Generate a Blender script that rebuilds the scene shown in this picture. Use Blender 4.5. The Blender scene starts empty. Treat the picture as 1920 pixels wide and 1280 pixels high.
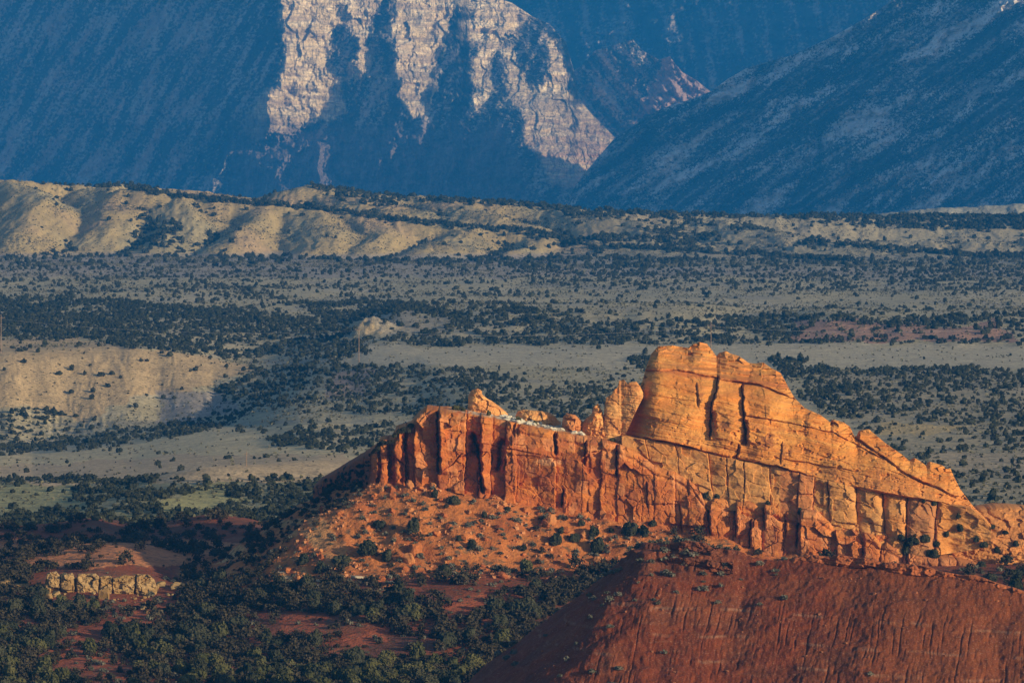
import bpy, math, random
import numpy as np

# ------------------------------------------------------------------ camera, sky, sun
S = bpy.context.scene
F = 9134.0            # focal length in pixels of a 1920 px wide frame
HC = 92.0             # camera height above the plain
HY = 199.0            # photo row of the horizon
SUN_AZ, SUN_EL = 55.0, 14.0

cam_d = bpy.data.cameras.new('camera')
cam = bpy.data.objects.new('camera', cam_d)
S.collection.objects.link(cam)
cam.location = (0, 0, HC)
cam.rotation_euler = (math.radians(90), 0, 0)
cam_d.sensor_width = 36.0
cam_d.lens = F / 1920 * 36.0
cam_d.shift_y = -(640 - HY) / 1920
cam_d.clip_start = 1.0
cam_d.clip_end = 30000
S.camera = cam

W = bpy.data.worlds.new('World')
S.world = W
W.use_nodes = True
nt = W.node_tree
nt.nodes.clear()
sky = nt.nodes.new('ShaderNodeTexSky')
sky.sky_type = 'NISHITA'
sky.sun_disc = False
sky.sun_elevation = math.radians(SUN_EL)
sky.sun_rotation = math.radians(180 - SUN_AZ)
bg = nt.nodes.new('ShaderNodeBackground')
bg.inputs['Strength'].default_value = 0.085
wo = nt.nodes.new('ShaderNodeOutputWorld')
nt.links.new(sky.outputs[0], bg.inputs[0])
nt.links.new(bg.outputs[0], wo.inputs[0])

sd = bpy.data.lights.new('sun', 'SUN')
sd.energy = 4.4
sd.angle = math.radians(0.5)
sd.color = (1.0, 0.80, 0.51)
sun = bpy.data.objects.new('sun', sd)
S.collection.objects.link(sun)
sa, se = math.radians(SUN_AZ), math.radians(SUN_EL)
SUNV = np.array([math.sin(sa) * math.cos(se), -math.cos(sa) * math.cos(se), math.sin(se)])
from mathutils import Vector
sun.rotation_euler = Vector(SUNV).to_track_quat('Z', 'Y').to_euler()
sun.location = tuple(SUNV * 2000)

S.view_settings.view_transform = 'Standard'
S.view_settings.look = 'None'
S.view_settings.exposure = 0.5
S.view_settings.gamma = 1.0
S.cycles.use_denoising = True
S.cycles.max_bounces = 5
S.cycles.diffuse_bounces = 3
S.cycles.volume_bounces = 1
S.cycles.transparent_max_bounces = 4

random.seed(5)
RNG = np.random.default_rng(11)

# ------------------------------------------------------------------ numpy noise
def _hash(ix, iy, seed):
    h = (ix.astype(np.int64) * 374761393 + iy.astype(np.int64) * 668265263 + seed * 974634777) & 0xFFFFFFFF
    h = ((h ^ (h >> 13)) * 1274126177) & 0xFFFFFFFF
    h = ((h ^ (h >> 16)) * 2246822519) & 0xFFFFFFFF
    return h ^ (h >> 15)

def rnd(ix, seed, iy=None):
    ix = np.asarray(ix)
    return (_hash(ix, np.zeros_like(ix) if iy is None else np.asarray(iy), seed) & 0xFFFFFF) / float(0xFFFFFF)

_G = np.array([(math.cos(a), math.sin(a)) for a in np.arange(32) * 2 * math.pi / 32])

def perlin(x, y, seed=0):
    x, y = np.broadcast_arrays(np.asarray(x, float), np.asarray(y, float))
    x0, y0 = np.floor(x), np.floor(y)
    fx, fy = x - x0, y - y0
    ix, iy = x0.astype(np.int64), y0.astype(np.int64)
    u = fx * fx * fx * (fx * (fx * 6 - 15) + 10)
    v = fy * fy * fy * (fy * (fy * 6 - 15) + 10)
    def g(i, j):
        k = _hash(ix + i, iy + j, seed) & 31
        gg = _G[k]
        return gg[..., 0] * (fx - i) + gg[..., 1] * (fy - j)
    a = g(0, 0) * (1 - u) + g(1, 0) * u
    b = g(0, 1) * (1 - u) + g(1, 1) * u
    return (a * (1 - v) + b * v) * 1.5

def fbm(x, y, o=4, seed=0, gain=0.5):
    s, a = 0.0, 1.0
    for i in range(o):
        s = s + a * perlin(x, y, seed + i * 17)
        x, y, a = x * 2.03 + 7.1, y * 2.03 + 3.7, a * gain
    return s

def ridged(x, y, o=3, seed=0, gain=0.5):
    s, a = 0.0, 1.0
    for i in range(o):
        s = s + a * (1 - np.abs(perlin(x, y, seed + i * 31)) * 2)
        x, y, a = x * 2.07 + 5.3, y * 2.07 + 1.9, a * gain
    return s

def sstep(a, b, x):
    t = np.clip((x - a) / (b - a), 0, 1)
    return t * t * (3 - 2 * t)

def cells1(x, seed, jit=0.7):
    i = np.floor(x).astype(np.int64)
    def b(k): return k + jit * (rnd(k, seed) - 0.5)
    i = np.where(x < b(i), i - 1, i)
    i = np.where(x >= b(i + 1), i + 1, i)
    lo, hi = b(i), b(i + 1)
    return i, x - lo, hi - x, (x - lo) / (hi - lo)

def worley(x, y, seed, jit=.85, cheb=.6):
    """blocky cells: returns cell random, local offset and distance to the border"""
    x, y = np.broadcast_arrays(np.asarray(x, float), np.asarray(y, float))
    ix, iy = np.floor(x).astype(np.int64), np.floor(y).astype(np.int64)
    f1 = np.full(x.shape, 9.0); f2 = np.full(x.shape, 9.0)
    r1 = np.zeros(x.shape); dx1 = np.zeros(x.shape); dy1 = np.zeros(x.shape)
    for j in (-1, 0, 1):
        for i in (-1, 0, 1):
            a, b = ix + i, iy + j
            qx = x - (a + .5 + jit * (rnd(a, seed, b) - .5)); qy = y - (b + .5 + jit * (rnd(a, seed + 1, b) - .5))
            ax, ay = np.abs(qx), np.abs(qy)
            d = cheb * np.maximum(ax, ay) + (1 - cheb) * np.hypot(ax, ay)
            n = d < f1
            f2 = np.where(n, f1, np.minimum(f2, d)); f1 = np.where(n, d, f1)
            r1 = np.where(n, rnd(a, seed + 2, b), r1); dx1 = np.where(n, qx, dx1); dy1 = np.where(n, qy, dy1)
    return r1, dx1, dy1, f2 - f1

def facets(x, y, seed, tilt=1.0, step=1.0, cheb=.6):
    """angular broken-rock relief: every cell is a plane with its own set-back and tilt"""
    q, dx, dy, e = worley(x, y, seed, cheb=cheb)
    a = q * 57.3 % 1.0; b = q * 131.7 % 1.0
    return step * (q - .5) + tilt * ((a - .5) * dx + (b - .5) * dy) * 2, e, q

def curve(pts):
    p = np.array(pts, float)
    return lambda x: np.interp(x, p[:, 0], p[:, 1])

def pip(px, py, poly):
    poly = np.array(poly, float)
    inside = np.zeros(px.shape, bool)
    j = len(poly) - 1
    for i in range(len(poly)):
        xi, yi = poly[i]; xj, yj = poly[j]
        c = ((yi > py) != (yj > py))
        with np.errstate(divide='ignore', invalid='ignore'):
            t = (xj - xi) * (py - yi) / (yj - yi if yj != yi else 1e-9) + xi
        inside ^= c & (px < t)
        j = i
    return inside

def to_world(px, py, Y):
    return np.stack(np.broadcast_arrays((px - 960) * Y / F, Y, HC - (py - HY) * Y / F), -1)

def Zof(py, Y): return HC - (py - HY) * Y / F
def PXof(x, y): return 960 + F * x / y
def PYof(z, y): return HY + F * (HC - z) / y

# ------------------------------------------------------------------ object helpers
def new_obj(name, me, mat=None, parent=None):
    o = bpy.data.objects.new(name, me)
    S.collection.objects.link(o)
    if mat is not None and me is not None and len(me.materials) == 0:
        me.materials.append(mat)
    if parent is not None:
        o.parent = parent
    return o

def tag(o, label=None, cat=None, group=None, kind=None):
    if label: o['label'] = label
    if cat: o['category'] = cat
    if group: o['group'] = group
    if kind: o['kind'] = kind
    return o

def mesh_from(name, V, Fc, col=None, smooth=True, nside=None):
    """V (n,3), Fc (m,k) all faces of one size"""
    me = bpy.data.meshes.new(name)
    V = np.ascontiguousarray(V, dtype=np.float32)
    Fc = np.ascontiguousarray(Fc, dtype=np.int32)
    k = Fc.shape[1]
    me.vertices.add(len(V)); me.vertices.foreach_set('co', V.ravel())
    me.loops.add(Fc.size); me.loops.foreach_set('vertex_index', Fc.ravel())
    me.polygons.add(len(Fc))
    me.polygons.foreach_set('loop_start', np.arange(0, Fc.size, k, dtype=np.int32))
    me.polygons.foreach_set('use_smooth', np.full(len(Fc), smooth, dtype=bool))
    me.update(calc_edges=True)
    if col is not None:
        a = me.color_attributes.new('Col', 'FLOAT_COLOR', 'POINT')
        c = np.ones((len(V), 4), np.float32); c[:, :3] = col.reshape(-1, 3)
        a.data.foreach_set('color', c.ravel())
    return me

def grid_faces(nv, nu, flip=False):
    i = np.arange((nv - 1) * nu).reshape(nv - 1, nu)[:, :-1].ravel()
    f = np.stack([i, i + 1, i + nu + 1, i + nu], 1)
    return f[:, ::-1] if flip else f

def grid_mesh(name, P, C=None, flip=False, smooth=True):
    nv, nu = P.shape[:2]
    return mesh_from(name, P.reshape(-1, 3), grid_faces(nv, nu, flip), C, smooth)

# ------------------------------------------------------------------ materials
def rock_mat(name, s1=1.0, s2=6.0, var=0.35, bump=0.3, bump_dist=0.3, stretch=(1, 1, 1), rough=0.95, speck=None, use_attr=True, base=(0.3, 0.3, 0.3)):
    m = bpy.data.materials.new(name)
    m.use_nodes = True
    t = m.node_tree; t.nodes.clear(); N = t.nodes.new; L = t.links.new
    out = N('ShaderNodeOutputMaterial'); bs = N('ShaderNodeBsdfPrincipled')
    bs.inputs['Roughness'].default_value = rough
    bs.inputs['Specular IOR Level'].default_value = 0.15
    L(bs.outputs[0], out.inputs[0])
    geo = N('ShaderNodeNewGeometry')
    mp = N('ShaderNodeMapping'); mp.inputs['Scale'].default_value = stretch
    L(geo.outputs['Position'], mp.inputs[0])
    n1 = N('ShaderNodeTexNoise'); n1.inputs['Scale'].default_value = s1; n1.inputs['Detail'].default_value = 5; n1.inputs['Roughness'].default_value = 0.65
    n2 = N('ShaderNodeTexNoise'); n2.inputs['Scale'].default_value = s2; n2.inputs['Detail'].default_value = 3; n2.inputs['Roughness'].default_value = 0.7
    L(mp.outputs[0], n1.inputs['Vector']); L(mp.outputs[0], n2.inputs['Vector'])
    if use_attr:
        at = N('ShaderNodeAttribute'); at.attribute_name = 'Col'
        src = at.outputs['Color']
    else:
        rgb = N('ShaderNodeRGB'); rgb.outputs[0].default_value = (*base, 1); src = rgb.outputs[0]
    add = N('ShaderNodeMath'); add.operation = 'ADD'
    L(n1.outputs['Fac'], add.inputs[0]); L(n2.outputs['Fac'], add.inputs[1])
    mr = N('ShaderNodeMapRange')
    mr.inputs['From Min'].default_value = 0.6; mr.inputs['From Max'].default_value = 1.4
    mr.inputs['To Min'].default_value = 1 - var; mr.inputs['To Max'].default_value = 1 + var
    L(add.outputs[0], mr.inputs['Value'])
    mul = N('ShaderNodeVectorMath'); mul.operation = 'SCALE'
    L(src, mul.inputs[0]); L(mr.outputs[0], mul.inputs['Scale'])
    csrc = mul.outputs[0]
    if speck:
        sc, lo, hi, scol, amt = speck
        n3 = N('ShaderNodeTexNoise'); n3.inputs['Scale'].default_value = sc; n3.inputs['Detail'].default_value = 2
        L(mp.outputs[0], n3.inputs['Vector'])
        r3 = N('ShaderNodeMapRange'); r3.inputs['From Min'].default_value = lo; r3.inputs['From Max'].default_value = hi
        r3.inputs['To Max'].default_value = amt
        L(n3.outputs['Fac'], r3.inputs['Value'])
        mx = N('ShaderNodeMix'); mx.data_type = 'RGBA'
        L(r3.outputs[0], mx.inputs['Factor']); L(csrc, mx.inputs['A']); mx.inputs['B'].default_value = (*scol, 1)
        csrc = mx.outputs['Result']
    L(csrc, bs.inputs['Base Color'])
    bp = N('ShaderNodeBump'); bp.inputs['Strength'].default_value = bump; bp.inputs['Distance'].default_value = bump_dist
    L(add.outputs[0], bp.inputs['Height']); L(bp.outputs[0], bs.inputs['Normal'])
    return m

def leaf_mat(name, c0, c1):
    m = bpy.data.materials.new(name); m.use_nodes = True
    t = m.node_tree; t.nodes.clear(); N = t.nodes.new; L = t.links.new
    out = N('ShaderNodeOutputMaterial'); bs = N('ShaderNodeBsdfPrincipled')
    bs.inputs['Roughness'].default_value = 0.9; bs.inputs['Specular IOR Level'].default_value = 0.1
    L(bs.outputs[0], out.inputs[0])
    geo = N('ShaderNodeNewGeometry')
    n1 = N('ShaderNodeTexNoise'); n1.inputs['Scale'].default_value = 0.13; n1.inputs['Detail'].default_value = 2
    n2 = N('ShaderNodeTexNoise'); n2.inputs['Scale'].default_value = 1.4; n2.inputs['Detail'].default_value = 2
    L(geo.outputs['Position'], n1.inputs['Vector']); L(geo.outputs['Position'], n2.inputs['Vector'])
    oi = N('ShaderNodeObjectInfo')
    a1 = N('ShaderNodeMath'); a1.operation = 'ADD'; L(n1.outputs['Fac'], a1.inputs[0]); L(n2.outputs['Fac'], a1.inputs[1])
    a2 = N('ShaderNodeMath'); a2.operation = 'MULTIPLY_ADD'; L(oi.outputs['Random'], a2.inputs[0]); a2.inputs[1].default_value = 0.5; L(a1.outputs[0], a2.inputs[2])
    mr = N('ShaderNodeMapRange'); mr.inputs['From Min'].default_value = 0.85; mr.inputs['From Max'].default_value = 1.65
    L(a2.outputs[0], mr.inputs['Value'])
    mx = N('ShaderNodeMix'); mx.data_type = 'RGBA'
    mx.inputs['A'].default_value = (*c0, 1); mx.inputs['B'].default_value = (*c1, 1)
    L(mr.outputs[0], mx.inputs['Factor']); L(mx.outputs['Result'], bs.inputs['Base Color'])
    return m

def plain_mat(name, c, rough=0.8, var=0.25, scale=2.0):
    return rock_mat(name, s1=scale, s2=scale * 4, var=var, bump=0.1, bump_dist=0.05, use_attr=False, base=c, rough=rough)

M_BUTTE = rock_mat('butte_sandstone', s1=0.35, s2=2.2, var=0.28, bump=0.3, bump_dist=0.2, stretch=(1, 1, 1.7))
M_GROUND = rock_mat('valley_soil', s1=0.12, s2=0.9, var=0.45, bump=0.7, bump_dist=0.6, speck=(0.75, 0.56, 0.68, (0.07, 0.075, 0.05), 0.75))
M_HILL = rock_mat('badland_soil', s1=0.05, s2=0.5, var=0.30, bump=0.6, bump_dist=0.8, speck=(0.4, 0.58, 0.72, (0.09, 0.09, 0.055), 0.6))
M_MOUND = rock_mat('red_mudstone', s1=0.5, s2=3.0, var=0.40, bump=0.6, bump_dist=0.25, speck=(4.5, 0.58, 0.70, (0.36, 0.19, 0.12), 0.6))
M_MOUNT = rock_mat('mountain_rock', s1=0.02, s2=0.14, var=0.5, bump=0.8, bump_dist=6.0)
M_BOULD = rock_mat('boulder_stone', s1=0.8, s2=4.0, var=0.35, bump=0.5, bump_dist=0.15)
M_LEAF = leaf_mat('juniper_foliage', (0.020, 0.026, 0.015), (0.066, 0.066, 0.038))
M_LEAF2 = leaf_mat('olive_foliage', (0.045, 0.050, 0.018), (0.105, 0.100, 0.040))
M_SAGE = leaf_mat('sage_foliage', (0.085, 0.085, 0.062), (0.19, 0.175, 0.13))
M_BARK = plain_mat('juniper_bark', (0.16, 0.12, 0.09))
M_WOOD = plain_mat('pole_wood', (0.26, 0.18, 0.12))
M_WIRE = plain_mat('power_wire', (0.42, 0.40, 0.38), rough=0.5)
M_CERAM = plain_mat('insulator_ceramic', (0.25, 0.2, 0.18), rough=0.4)

# ------------------------------------------------------------------ terrain heights
def apron(x, y, poly, slope, seed=0, rough=0.0, wl=20.0, rnd_r=0.0):
    """height of talus fans that fall away from a crest polyline of (x, y, z)"""
    z = np.full(x.shape, -1e3)
    for a, b in zip(poly[:-1], poly[1:]):
        dx, dy = b[0] - a[0], b[1] - a[1]
        t = np.clip(((x - a[0]) * dx + (y - a[1]) * dy) / max(dx * dx + dy * dy, 1e-6), 0, 1)
        d = np.hypot(x - a[0] - t * dx, y - a[1] - t * dy)
        if rnd_r > 0:
            d = np.sqrt(d * d + rnd_r * rnd_r) - rnd_r
        z = np.maximum(z, a[2] + t * (b[2] - a[2]) - slope * d)
    return z

def P3(px, py, Y): return ((px - 960) * Y / F, Y, Zof(py, Y))

FOOT = [P3(*q) for q in [(588, 940, 932), (640, 917, 916), (700, 906, 902), (800, 906, 900), (870, 916, 898), (1000, 942, 896), (1150, 974, 893),
                         (1290, 994, 890), (1420, 1027, 886), (1550, 1052, 882), (1700, 1085, 878), (1920, 1130, 872), (2150, 1165, 866)]]
_e = curve([(-400, 1790), (0, 1850), (200, 1880), (400, 1905), (480, 1910), (560, 1960), (660, 1960), (780, 1850), (900, 1600), (1250, 1500), (1700, 1400), (2300, 1350)])
_w = curve([(-400, 140), (300, 145), (400, 180), (470, 330), (560, 540), (700, 560), (800, 480), (2300, 420)])
_d = curve([(-400, 28), (60, 27), (250, 22), (400, 17), (600, 12), (800, 10), (1300, 7), (2300, 5)])

def ground_z(x, y):
    px = PXof(x, y)
    z = np.zeros_like(x)
    # camera-side ramp
    z = np.where(y < 560, 88 - 0.157 * y, z)
    z = np.maximum(z, 0)
    # lower basin before the bank
    e = _e(px); w = _w(px)
    bank_n = (9 * fbm(px / 110, y / 200, 2, 5) + 1.5 * ridged(px / 46 + (y - 1800) / 90 + fbm(px / 40, y / 40, 3, 6), y / 120, 3, 22)) * sstep(620, 380, px)
    e2 = e - 25 + bank_n
    z = z - _d(px) * sstep(e2, e2 - w, y) * np.clip((y - 1000) / 720, 0, 1)
    z = z - 8 * np.exp(-((px - 470) / 120) ** 2) * sstep(2080, 1890, y) * sstep(1600, 1800, y)
    # undulation
    z = z + fbm(x / 130, y / 210, 4, 3) * 1.5 * sstep(600, 1100, y) * (1 - .5 * sstep(1330, 1400, y) * sstep(1900, 1800, y))
    # low green mounds on the left
    for (mx, my, D, a, rx, ry) in [(30, 940, 1250, 4.5, 24, 40), (370, 930, 1240, 4.5, 22, 34), (250, 968, 1170, 3, 14, 28), (560, 925, 1280, 3, 22, 40)]:
        X = (mx - 960) * D / F
        z = z + a * np.exp(-((x - X) / rx) ** 2 - ((y - D) / ry) ** 2)
    # red ridges left
    z = z + 4.5 * np.exp(-((y - 1020 - 6 * fbm(px / 160, 0 * px, 2, 8)) / 26) ** 2) * sstep(560, 380, px) * (0.8 + 0.25 * fbm(px / 150, y / 300, 2, 77))
    # slope up to the bench of the butte
    bx = sstep(300, 720, px)
    z = z + (5.5 * bx + 3.0) * sstep(790, 880, y) * sstep(1080, 960, y)
    # ledge on the left
    z = z + 4.5 * np.exp(-((px - 190) / 190) ** 2) * sstep(860, 930, y) * sstep(975, 940, y)
    z = z + fbm(x / 22, y / 26, 3, 41) * 0.55 * sstep(1300, 1000, y) * sstep(600, 700, y)
    # small pale cone by the pole, red bank on the right
    Xc = (690 - 960) * 1960 / F
    z = z + 6.5 * np.exp(-((x - Xc - 2 * fbm(x / 9, y / 9, 2, 71)) / 8) ** 2 - ((y - 1960) / 14) ** 2) * (1 + .35 * fbm(x / 5, y / 6, 3, 72))
    z = z + 7 * sstep(1860, 1990, y - 10 * fbm(px / 90, y / 200, 2, 52)) * sstep(2250, 2000, y) * sstep(1380, 1560, px)
    z = z + 7 * sstep(1880, 2030, y - 16 * fbm(px / 90, y / 200, 2, 55)) * sstep(2300, 2050, y) * sstep(640, 760, px) * sstep(1500, 1250, px)
    # talus apron of the butte
    zt = apron(x, y, FOOT, 0.60, rnd_r=1.5)
    zt = zt + fbm(x / 9, y / 9, 4, 60) * 0.8 - 0.9 * np.abs(perlin(x / 6.0 + y / 30, y / 40, 66))
    k = 3.0
    h = np.clip(0.5 + 0.5 * (zt - z) / k, 0, 1)
    z = z * (1 - h) + zt * h + k * h * (1 - h) * 0.5
    return z

def hills_z(x, y):
    px = PXof(x, y)
    z0 = fbm(x / 130, y / 210, 4, 3) * 1.6
    wx = x + 6 * fbm(x / 70, y / 70, 3, 91)
    wy = y + 6 * fbm(x / 80, y / 80, 3, 92)
    R = lambda *q: [P3(*p) for p in q]
    ridges = [
        (R((-500, 325, 3180), (-100, 330, 3170), (0, 334, 3160), (150, 346, 3160), (240, 346, 3190), (330, 353, 3210), (490, 374, 3230)), 1.1),
        (R((470, 372, 3260), (545, 354, 3250), (585, 347, 3250), (640, 354, 3250), (700, 361, 3250), (850, 371, 3240), (1000, 383, 3230), (1060, 389, 3230), (1200, 398, 3240), (1400, 403, 3260), (1700, 404, 3300), (2400, 404, 3300)), .36),
        (R((1600, 405, 3420), (1780, 388, 3400), (1920, 380, 3400), (2400, 372, 3400)), .3),
        (R((240, 350, 3120), (330, 366, 3110), (500, 382, 3090), (600, 390, 3080), (700, 405, 3060), (860, 422, 3050), (1000, 433, 3040), (1100, 462, 3010)), 1.15),
        (R((30, 336, 3150), (70, 372, 3080), (50, 430, 3000)), .48),
        (R((-120, 345, 3130), (-120, 390, 3060), (-130, 450, 2990)), .53),
        (R((185, 348, 3150), (222, 382, 3090), (190, 425, 3025)), .51),
        (R((335, 370, 3105), (345, 398, 3065), (320, 440, 3005)), .48),
        (R((490, 383, 3085), (480, 412, 3045), (430, 455, 2975)), .53),
        (R((585, 391, 3070), (612, 425, 3025), (590, 466, 2960)), .46),
        (R((690, 404, 3062), (710, 434, 3015), (680, 468, 2960)), .51),
        (R((880, 425, 3045), (850, 448, 2998), (770, 478, 2944)), .48),
        (R((1010, 436, 3035), (1000, 455, 3000), (930, 484, 2942)), .48),
        (R((830, 372, 3235), (860, 385, 3180), (900, 405, 3120), (940, 408, 3110)), .34),
        (R((1040, 392, 3220), (1130, 405, 3140), (1200, 418, 3090), (1240, 440, 3040)), .34),
        (R((1180, 440, 3030), (1250, 455, 3000), (1330, 462, 2985)), .30),
        (R((1240, 420, 3110), (1330, 409, 3130), (1400, 425, 3090)), .40),
        (R((1400, 428, 3080), (1500, 440, 3040), (1600, 452, 3010), (1720, 452, 3010), (2000, 448, 3010), (2400, 448, 3010)), .34),
        (R((1520, 460, 2990), (1650, 468, 2970), (1760, 474, 2955)), .3),
        (R((640, 356, 3240), (690, 375, 3190), (760, 392, 3150)), .38),
        (R((330, 355, 3200), (400, 362, 3190), (480, 378, 3200)), .4),
    ]
    z = z0.copy()
    for i, (poly, sl) in enumerate(ridges):
        if poly[0][0] > 60 and poly[0][1] < 3200: sl *= .7
        zt = apron(wx, wy, poly, sl * 1.08, rnd_r=(6, 14, 9, 18)[i % 4])
        k = 4.0
        h = np.clip(0.5 + 0.5 * (zt - z) / k, 0, 1)
        z = z * (1 - h) + zt * h + k * h * (1 - h) * 0.5
    hh = np.clip(z - z0, 0, 40)
    g = ridged(wx / 20, wy / 90, 3, 131)
    z = z - sstep(0.8, 6, hh) * (1.3 - g) * 1.0 * sstep(4000, 3200, y)
    z = z - sstep(1.0, 5, hh) * .55 * (1 - ridged(wx / 6.5 + fbm(x / 15, y / 15, 2, 134), wy / 45, 2, 135)) * .6
    z = z + sstep(0.5, 5, hh) * fbm(x / 22, y / 30, 3, 133) * 0.5
    return z

# ------------------------------------------------------------------ ground sheet
def mixc(c, m, col):
    return c * (1 - m[..., None]) + np.array(col) * m[..., None]

uu = np.concatenate([[-1.6, -0.9, -0.5, -0.3, -0.2], np.linspace(-0.15, 0.15, 1150), [0.2, 0.3, 0.5, 0.9, 1.6]])
DY = np.concatenate([[-1500, -400, -100, 60, 200, 330], np.geomspace(430, 2760, 1250)])
U, Yg = np.meshgrid(uu, DY)
Ysc = np.where(Yg < 330, 330, Yg)
Xg = U * Ysc
gx, gy = Xg, np.where(Yg < 60, 60, Yg)
Zg = ground_z(gx, gy)
Zg = np.where(Yg < 60, 78.0, Zg)
PX, PY = PXof(gx, np.maximum(gy, 100)), PYof(Zg, np.maximum(gy, 100))
wpx = PX + 22 * fbm(PX / 60, PY / 22, 4, 201)
wpy = PY + 6 * fbm(PX / 70, PY / 20, 4, 202)
SAGE, TAN, GREY, RED, ORANGE, GREEN = (.39, .33, .195), (.45, .325, .175), (.27, .255, .22), (.22, .063, .026), (.46, .158, .045), (.28, .265, .13)
C = np.empty(gx.shape + (3,)); C[:] = SAGE
n_big = fbm(PX / 260, PY / 16, 4, 205)
C = mixc(C, sstep(0.0, 0.7, n_big) * 0.6, (.42, .365, .26))
C = mixc(C, sstep(0.1, 0.8, -n_big) * 0.6, (.27, .245, .20))
def zone(poly, col, a=1.0, edge=None):
    global C
    m = pip(wpx, wpy, poly).astype(float) * a
    C = mixc(C, m, col)
zone([(-400, 480), (2300, 480), (2300, 520), (1500, 520), (900, 520), (-400, 520)], (.30, .25, .21), .7)
zone([(-400, 632), (150, 634), (260, 655), (420, 672), (480, 690), (400, 715), (330, 738), (250, 740), (180, 790), (60, 765), (-400, 762)], TAN)
zone([(300, 735), (420, 730), (440, 770), (300, 800)], (.30, .26, .23), .8)
zone([(-400, 862), (40, 850), (200, 838), (430, 800), (720, 790), (720, 905), (-400, 905)], (.52, .42, .24))
zone([(-400, 878), (160, 865), (400, 850), (650, 850), (640, 905), (-400, 905)], (.48, .355, .21))
zone([(620, 650), (2300, 646), (2300, 688), (1200, 690), (900, 685), (600, 688), (640, 672)], (.43, .37, .25))
zone([(1490, 600), (1600, 598), (1780, 615), (1860, 598), (1910, 640), (1480, 640)], (.36, .21, .14))
zone([(680, 585), (760, 580), (860, 600), (840, 622), (760, 630), (690, 625)], (.33, .28, .2), .9)
zone([(665, 590), (685, 600), (722, 628), (665, 628)], (.45, .335, .18))
zone([(620, 700), (690, 690), (700, 740), (620, 745)], (.36, .23, .18), .7)
zone([(-400, 905), (620, 905), (600, 1000), (-400, 1020)], (.24, .23, .13), .8)
zone([(-400, 905), (130, 905), (180, 960), (-400, 980)], GREEN)
zone([(270, 945), (410, 905), (460, 940), (330, 970)], (.32, .295, .13))
zone([(230, 962), (300, 965), (300, 985), (230, 980)], (.30, .28, .13))
zone([(1500, 700), (2300, 700), (2300, 960), (1830, 960), (1640, 820)], (.33, .27, .17), .7)
zone([(1640, 790), (1800, 795), (1760, 815), (1640, 812)], (.50, .36, .16), .8)
zone([(1720, 850), (1990, 845), (2000, 900), (1800, 890)], (.40, .31, .2), .7)
# near valley: red earth
nearm = sstep(1080, 1010, gy)
C = mixc(C, nearm, RED)
C = mixc(C, nearm * sstep(0.0, .6, fbm(gx / 15, gy / 15, 4, 220)) * .6, (.12, .06, .04))
C = mixc(C, nearm * sstep(0.15, .6, fbm(gx / 22, gy / 22, 4, 226)) * .35, (.24, .12, .07))
zone([(-400, 1010), (520, 1014), (470, 1058), (200, 1062), (-400, 1066)], (.50, .205, .085), .95)
zone([(80, 1235), (150, 1180), (195, 1190), (215, 1240), (110, 1265)], (.34, .095, .04))
zone([(210, 1145), (330, 1120), (340, 1160), (230, 1180)], (.34, .095, .04))
zone([(520, 1155), (625, 1150), (600, 1185), (520, 1190)], (.34, .095, .04))
zone([(650, 1200), (740, 1165), (720, 1200), (660, 1225)], (.34, .095, .04))
zone([(840, 1120), (920, 1110), (890, 1145), (840, 1145)], (.34, .095, .04))
# talus
zt = apron(gx, gy, FOOT, 0.60)
tm = sstep(-3.0, 0.5, zt - Zg + 1.2) * nearm
C = mixc(C, tm, ORANGE)
C = mixc(C, tm * sstep(-.1, .6, fbm(gx / 7 + gy / 20, gy / 14, 4, 230)) * .65, (.36, .10, .032))
C = mixc(C, tm * sstep(.15, .7, fbm(gx / 5, gy / 5, 4, 233)) * .35, (.52, .24, .08))
C = mixc(C, nearm * sstep(1600, 1750, PX) * sstep(1000, 960, PY), (.46, .24, .11))
dirt_streak = sstep(.1, .5, fbm((gx + .4 * gy) / 3.2, gy / 30, 3, 236)) * tm * sstep(700, 560, PX)
C = mixc(C, dirt_streak * .6, (.58, .38, .16))
ground = new_obj('ground', grid_mesh('ground', np.stack([gx if False else Xg, Yg, Zg], -1), C), M_GROUND)
tag(ground, kind='structure')

# ------------------------------------------------------------------ foothills
hu = np.concatenate([[-1.6, -0.9, -0.5, -0.3, -0.2], np.linspace(-0.15, 0.15, 1150), [0.2, 0.3, 0.5, 0.9, 1.6]])
hD = np.concatenate([np.linspace(2760, 3450, 430), [3600, 3900, 4500, 5500, 7000, 9500]])
HU, HYY = np.meshgrid(hu, hD)
HX = HU * HYY
HZ = hills_z(HX, HYY)
e0 = sstep(2860, 2760, HYY)
HZ = HZ * (1 - e0) + ground_z(HX, HYY) * e0
HZ = HZ - 170 * sstep(3440, 4600, HYY)
hpx, hpy = PXof(HX, HYY), PYof(HZ, HYY)
HCc = np.empty(HX.shape + (3,)); HCc[:] = (.38, .285, .130)
nb = fbm(HX / 60, HYY / 90, 4, 301)
HCc = mixc(HCc, sstep(0, .7, nb) * .7, (.39, .27, .155))
HCc = mixc(HCc, sstep(0, .7, -nb) * .6, (.30, .27, .16))
flat = sstep(3.5, 0.5, HZ)
HCc = mixc(HCc, flat, (.30, .25, .20))
HCc = mixc(HCc, flat * sstep(-.2, .5, fbm(HX / 40, HYY / 30, 3, 305)) * .6, (.35, .30, .21))
HCc = mixc(HCc, sstep(950, 1300, hpx) * .75, (.30, .265, .175))
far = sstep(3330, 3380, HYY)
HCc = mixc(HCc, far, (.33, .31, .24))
foot = new_obj('foothills', grid_mesh('foothills', np.stack([HX, HYY, HZ], -1), HCc), M_HILL)
tag(foot, kind='structure')

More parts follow.
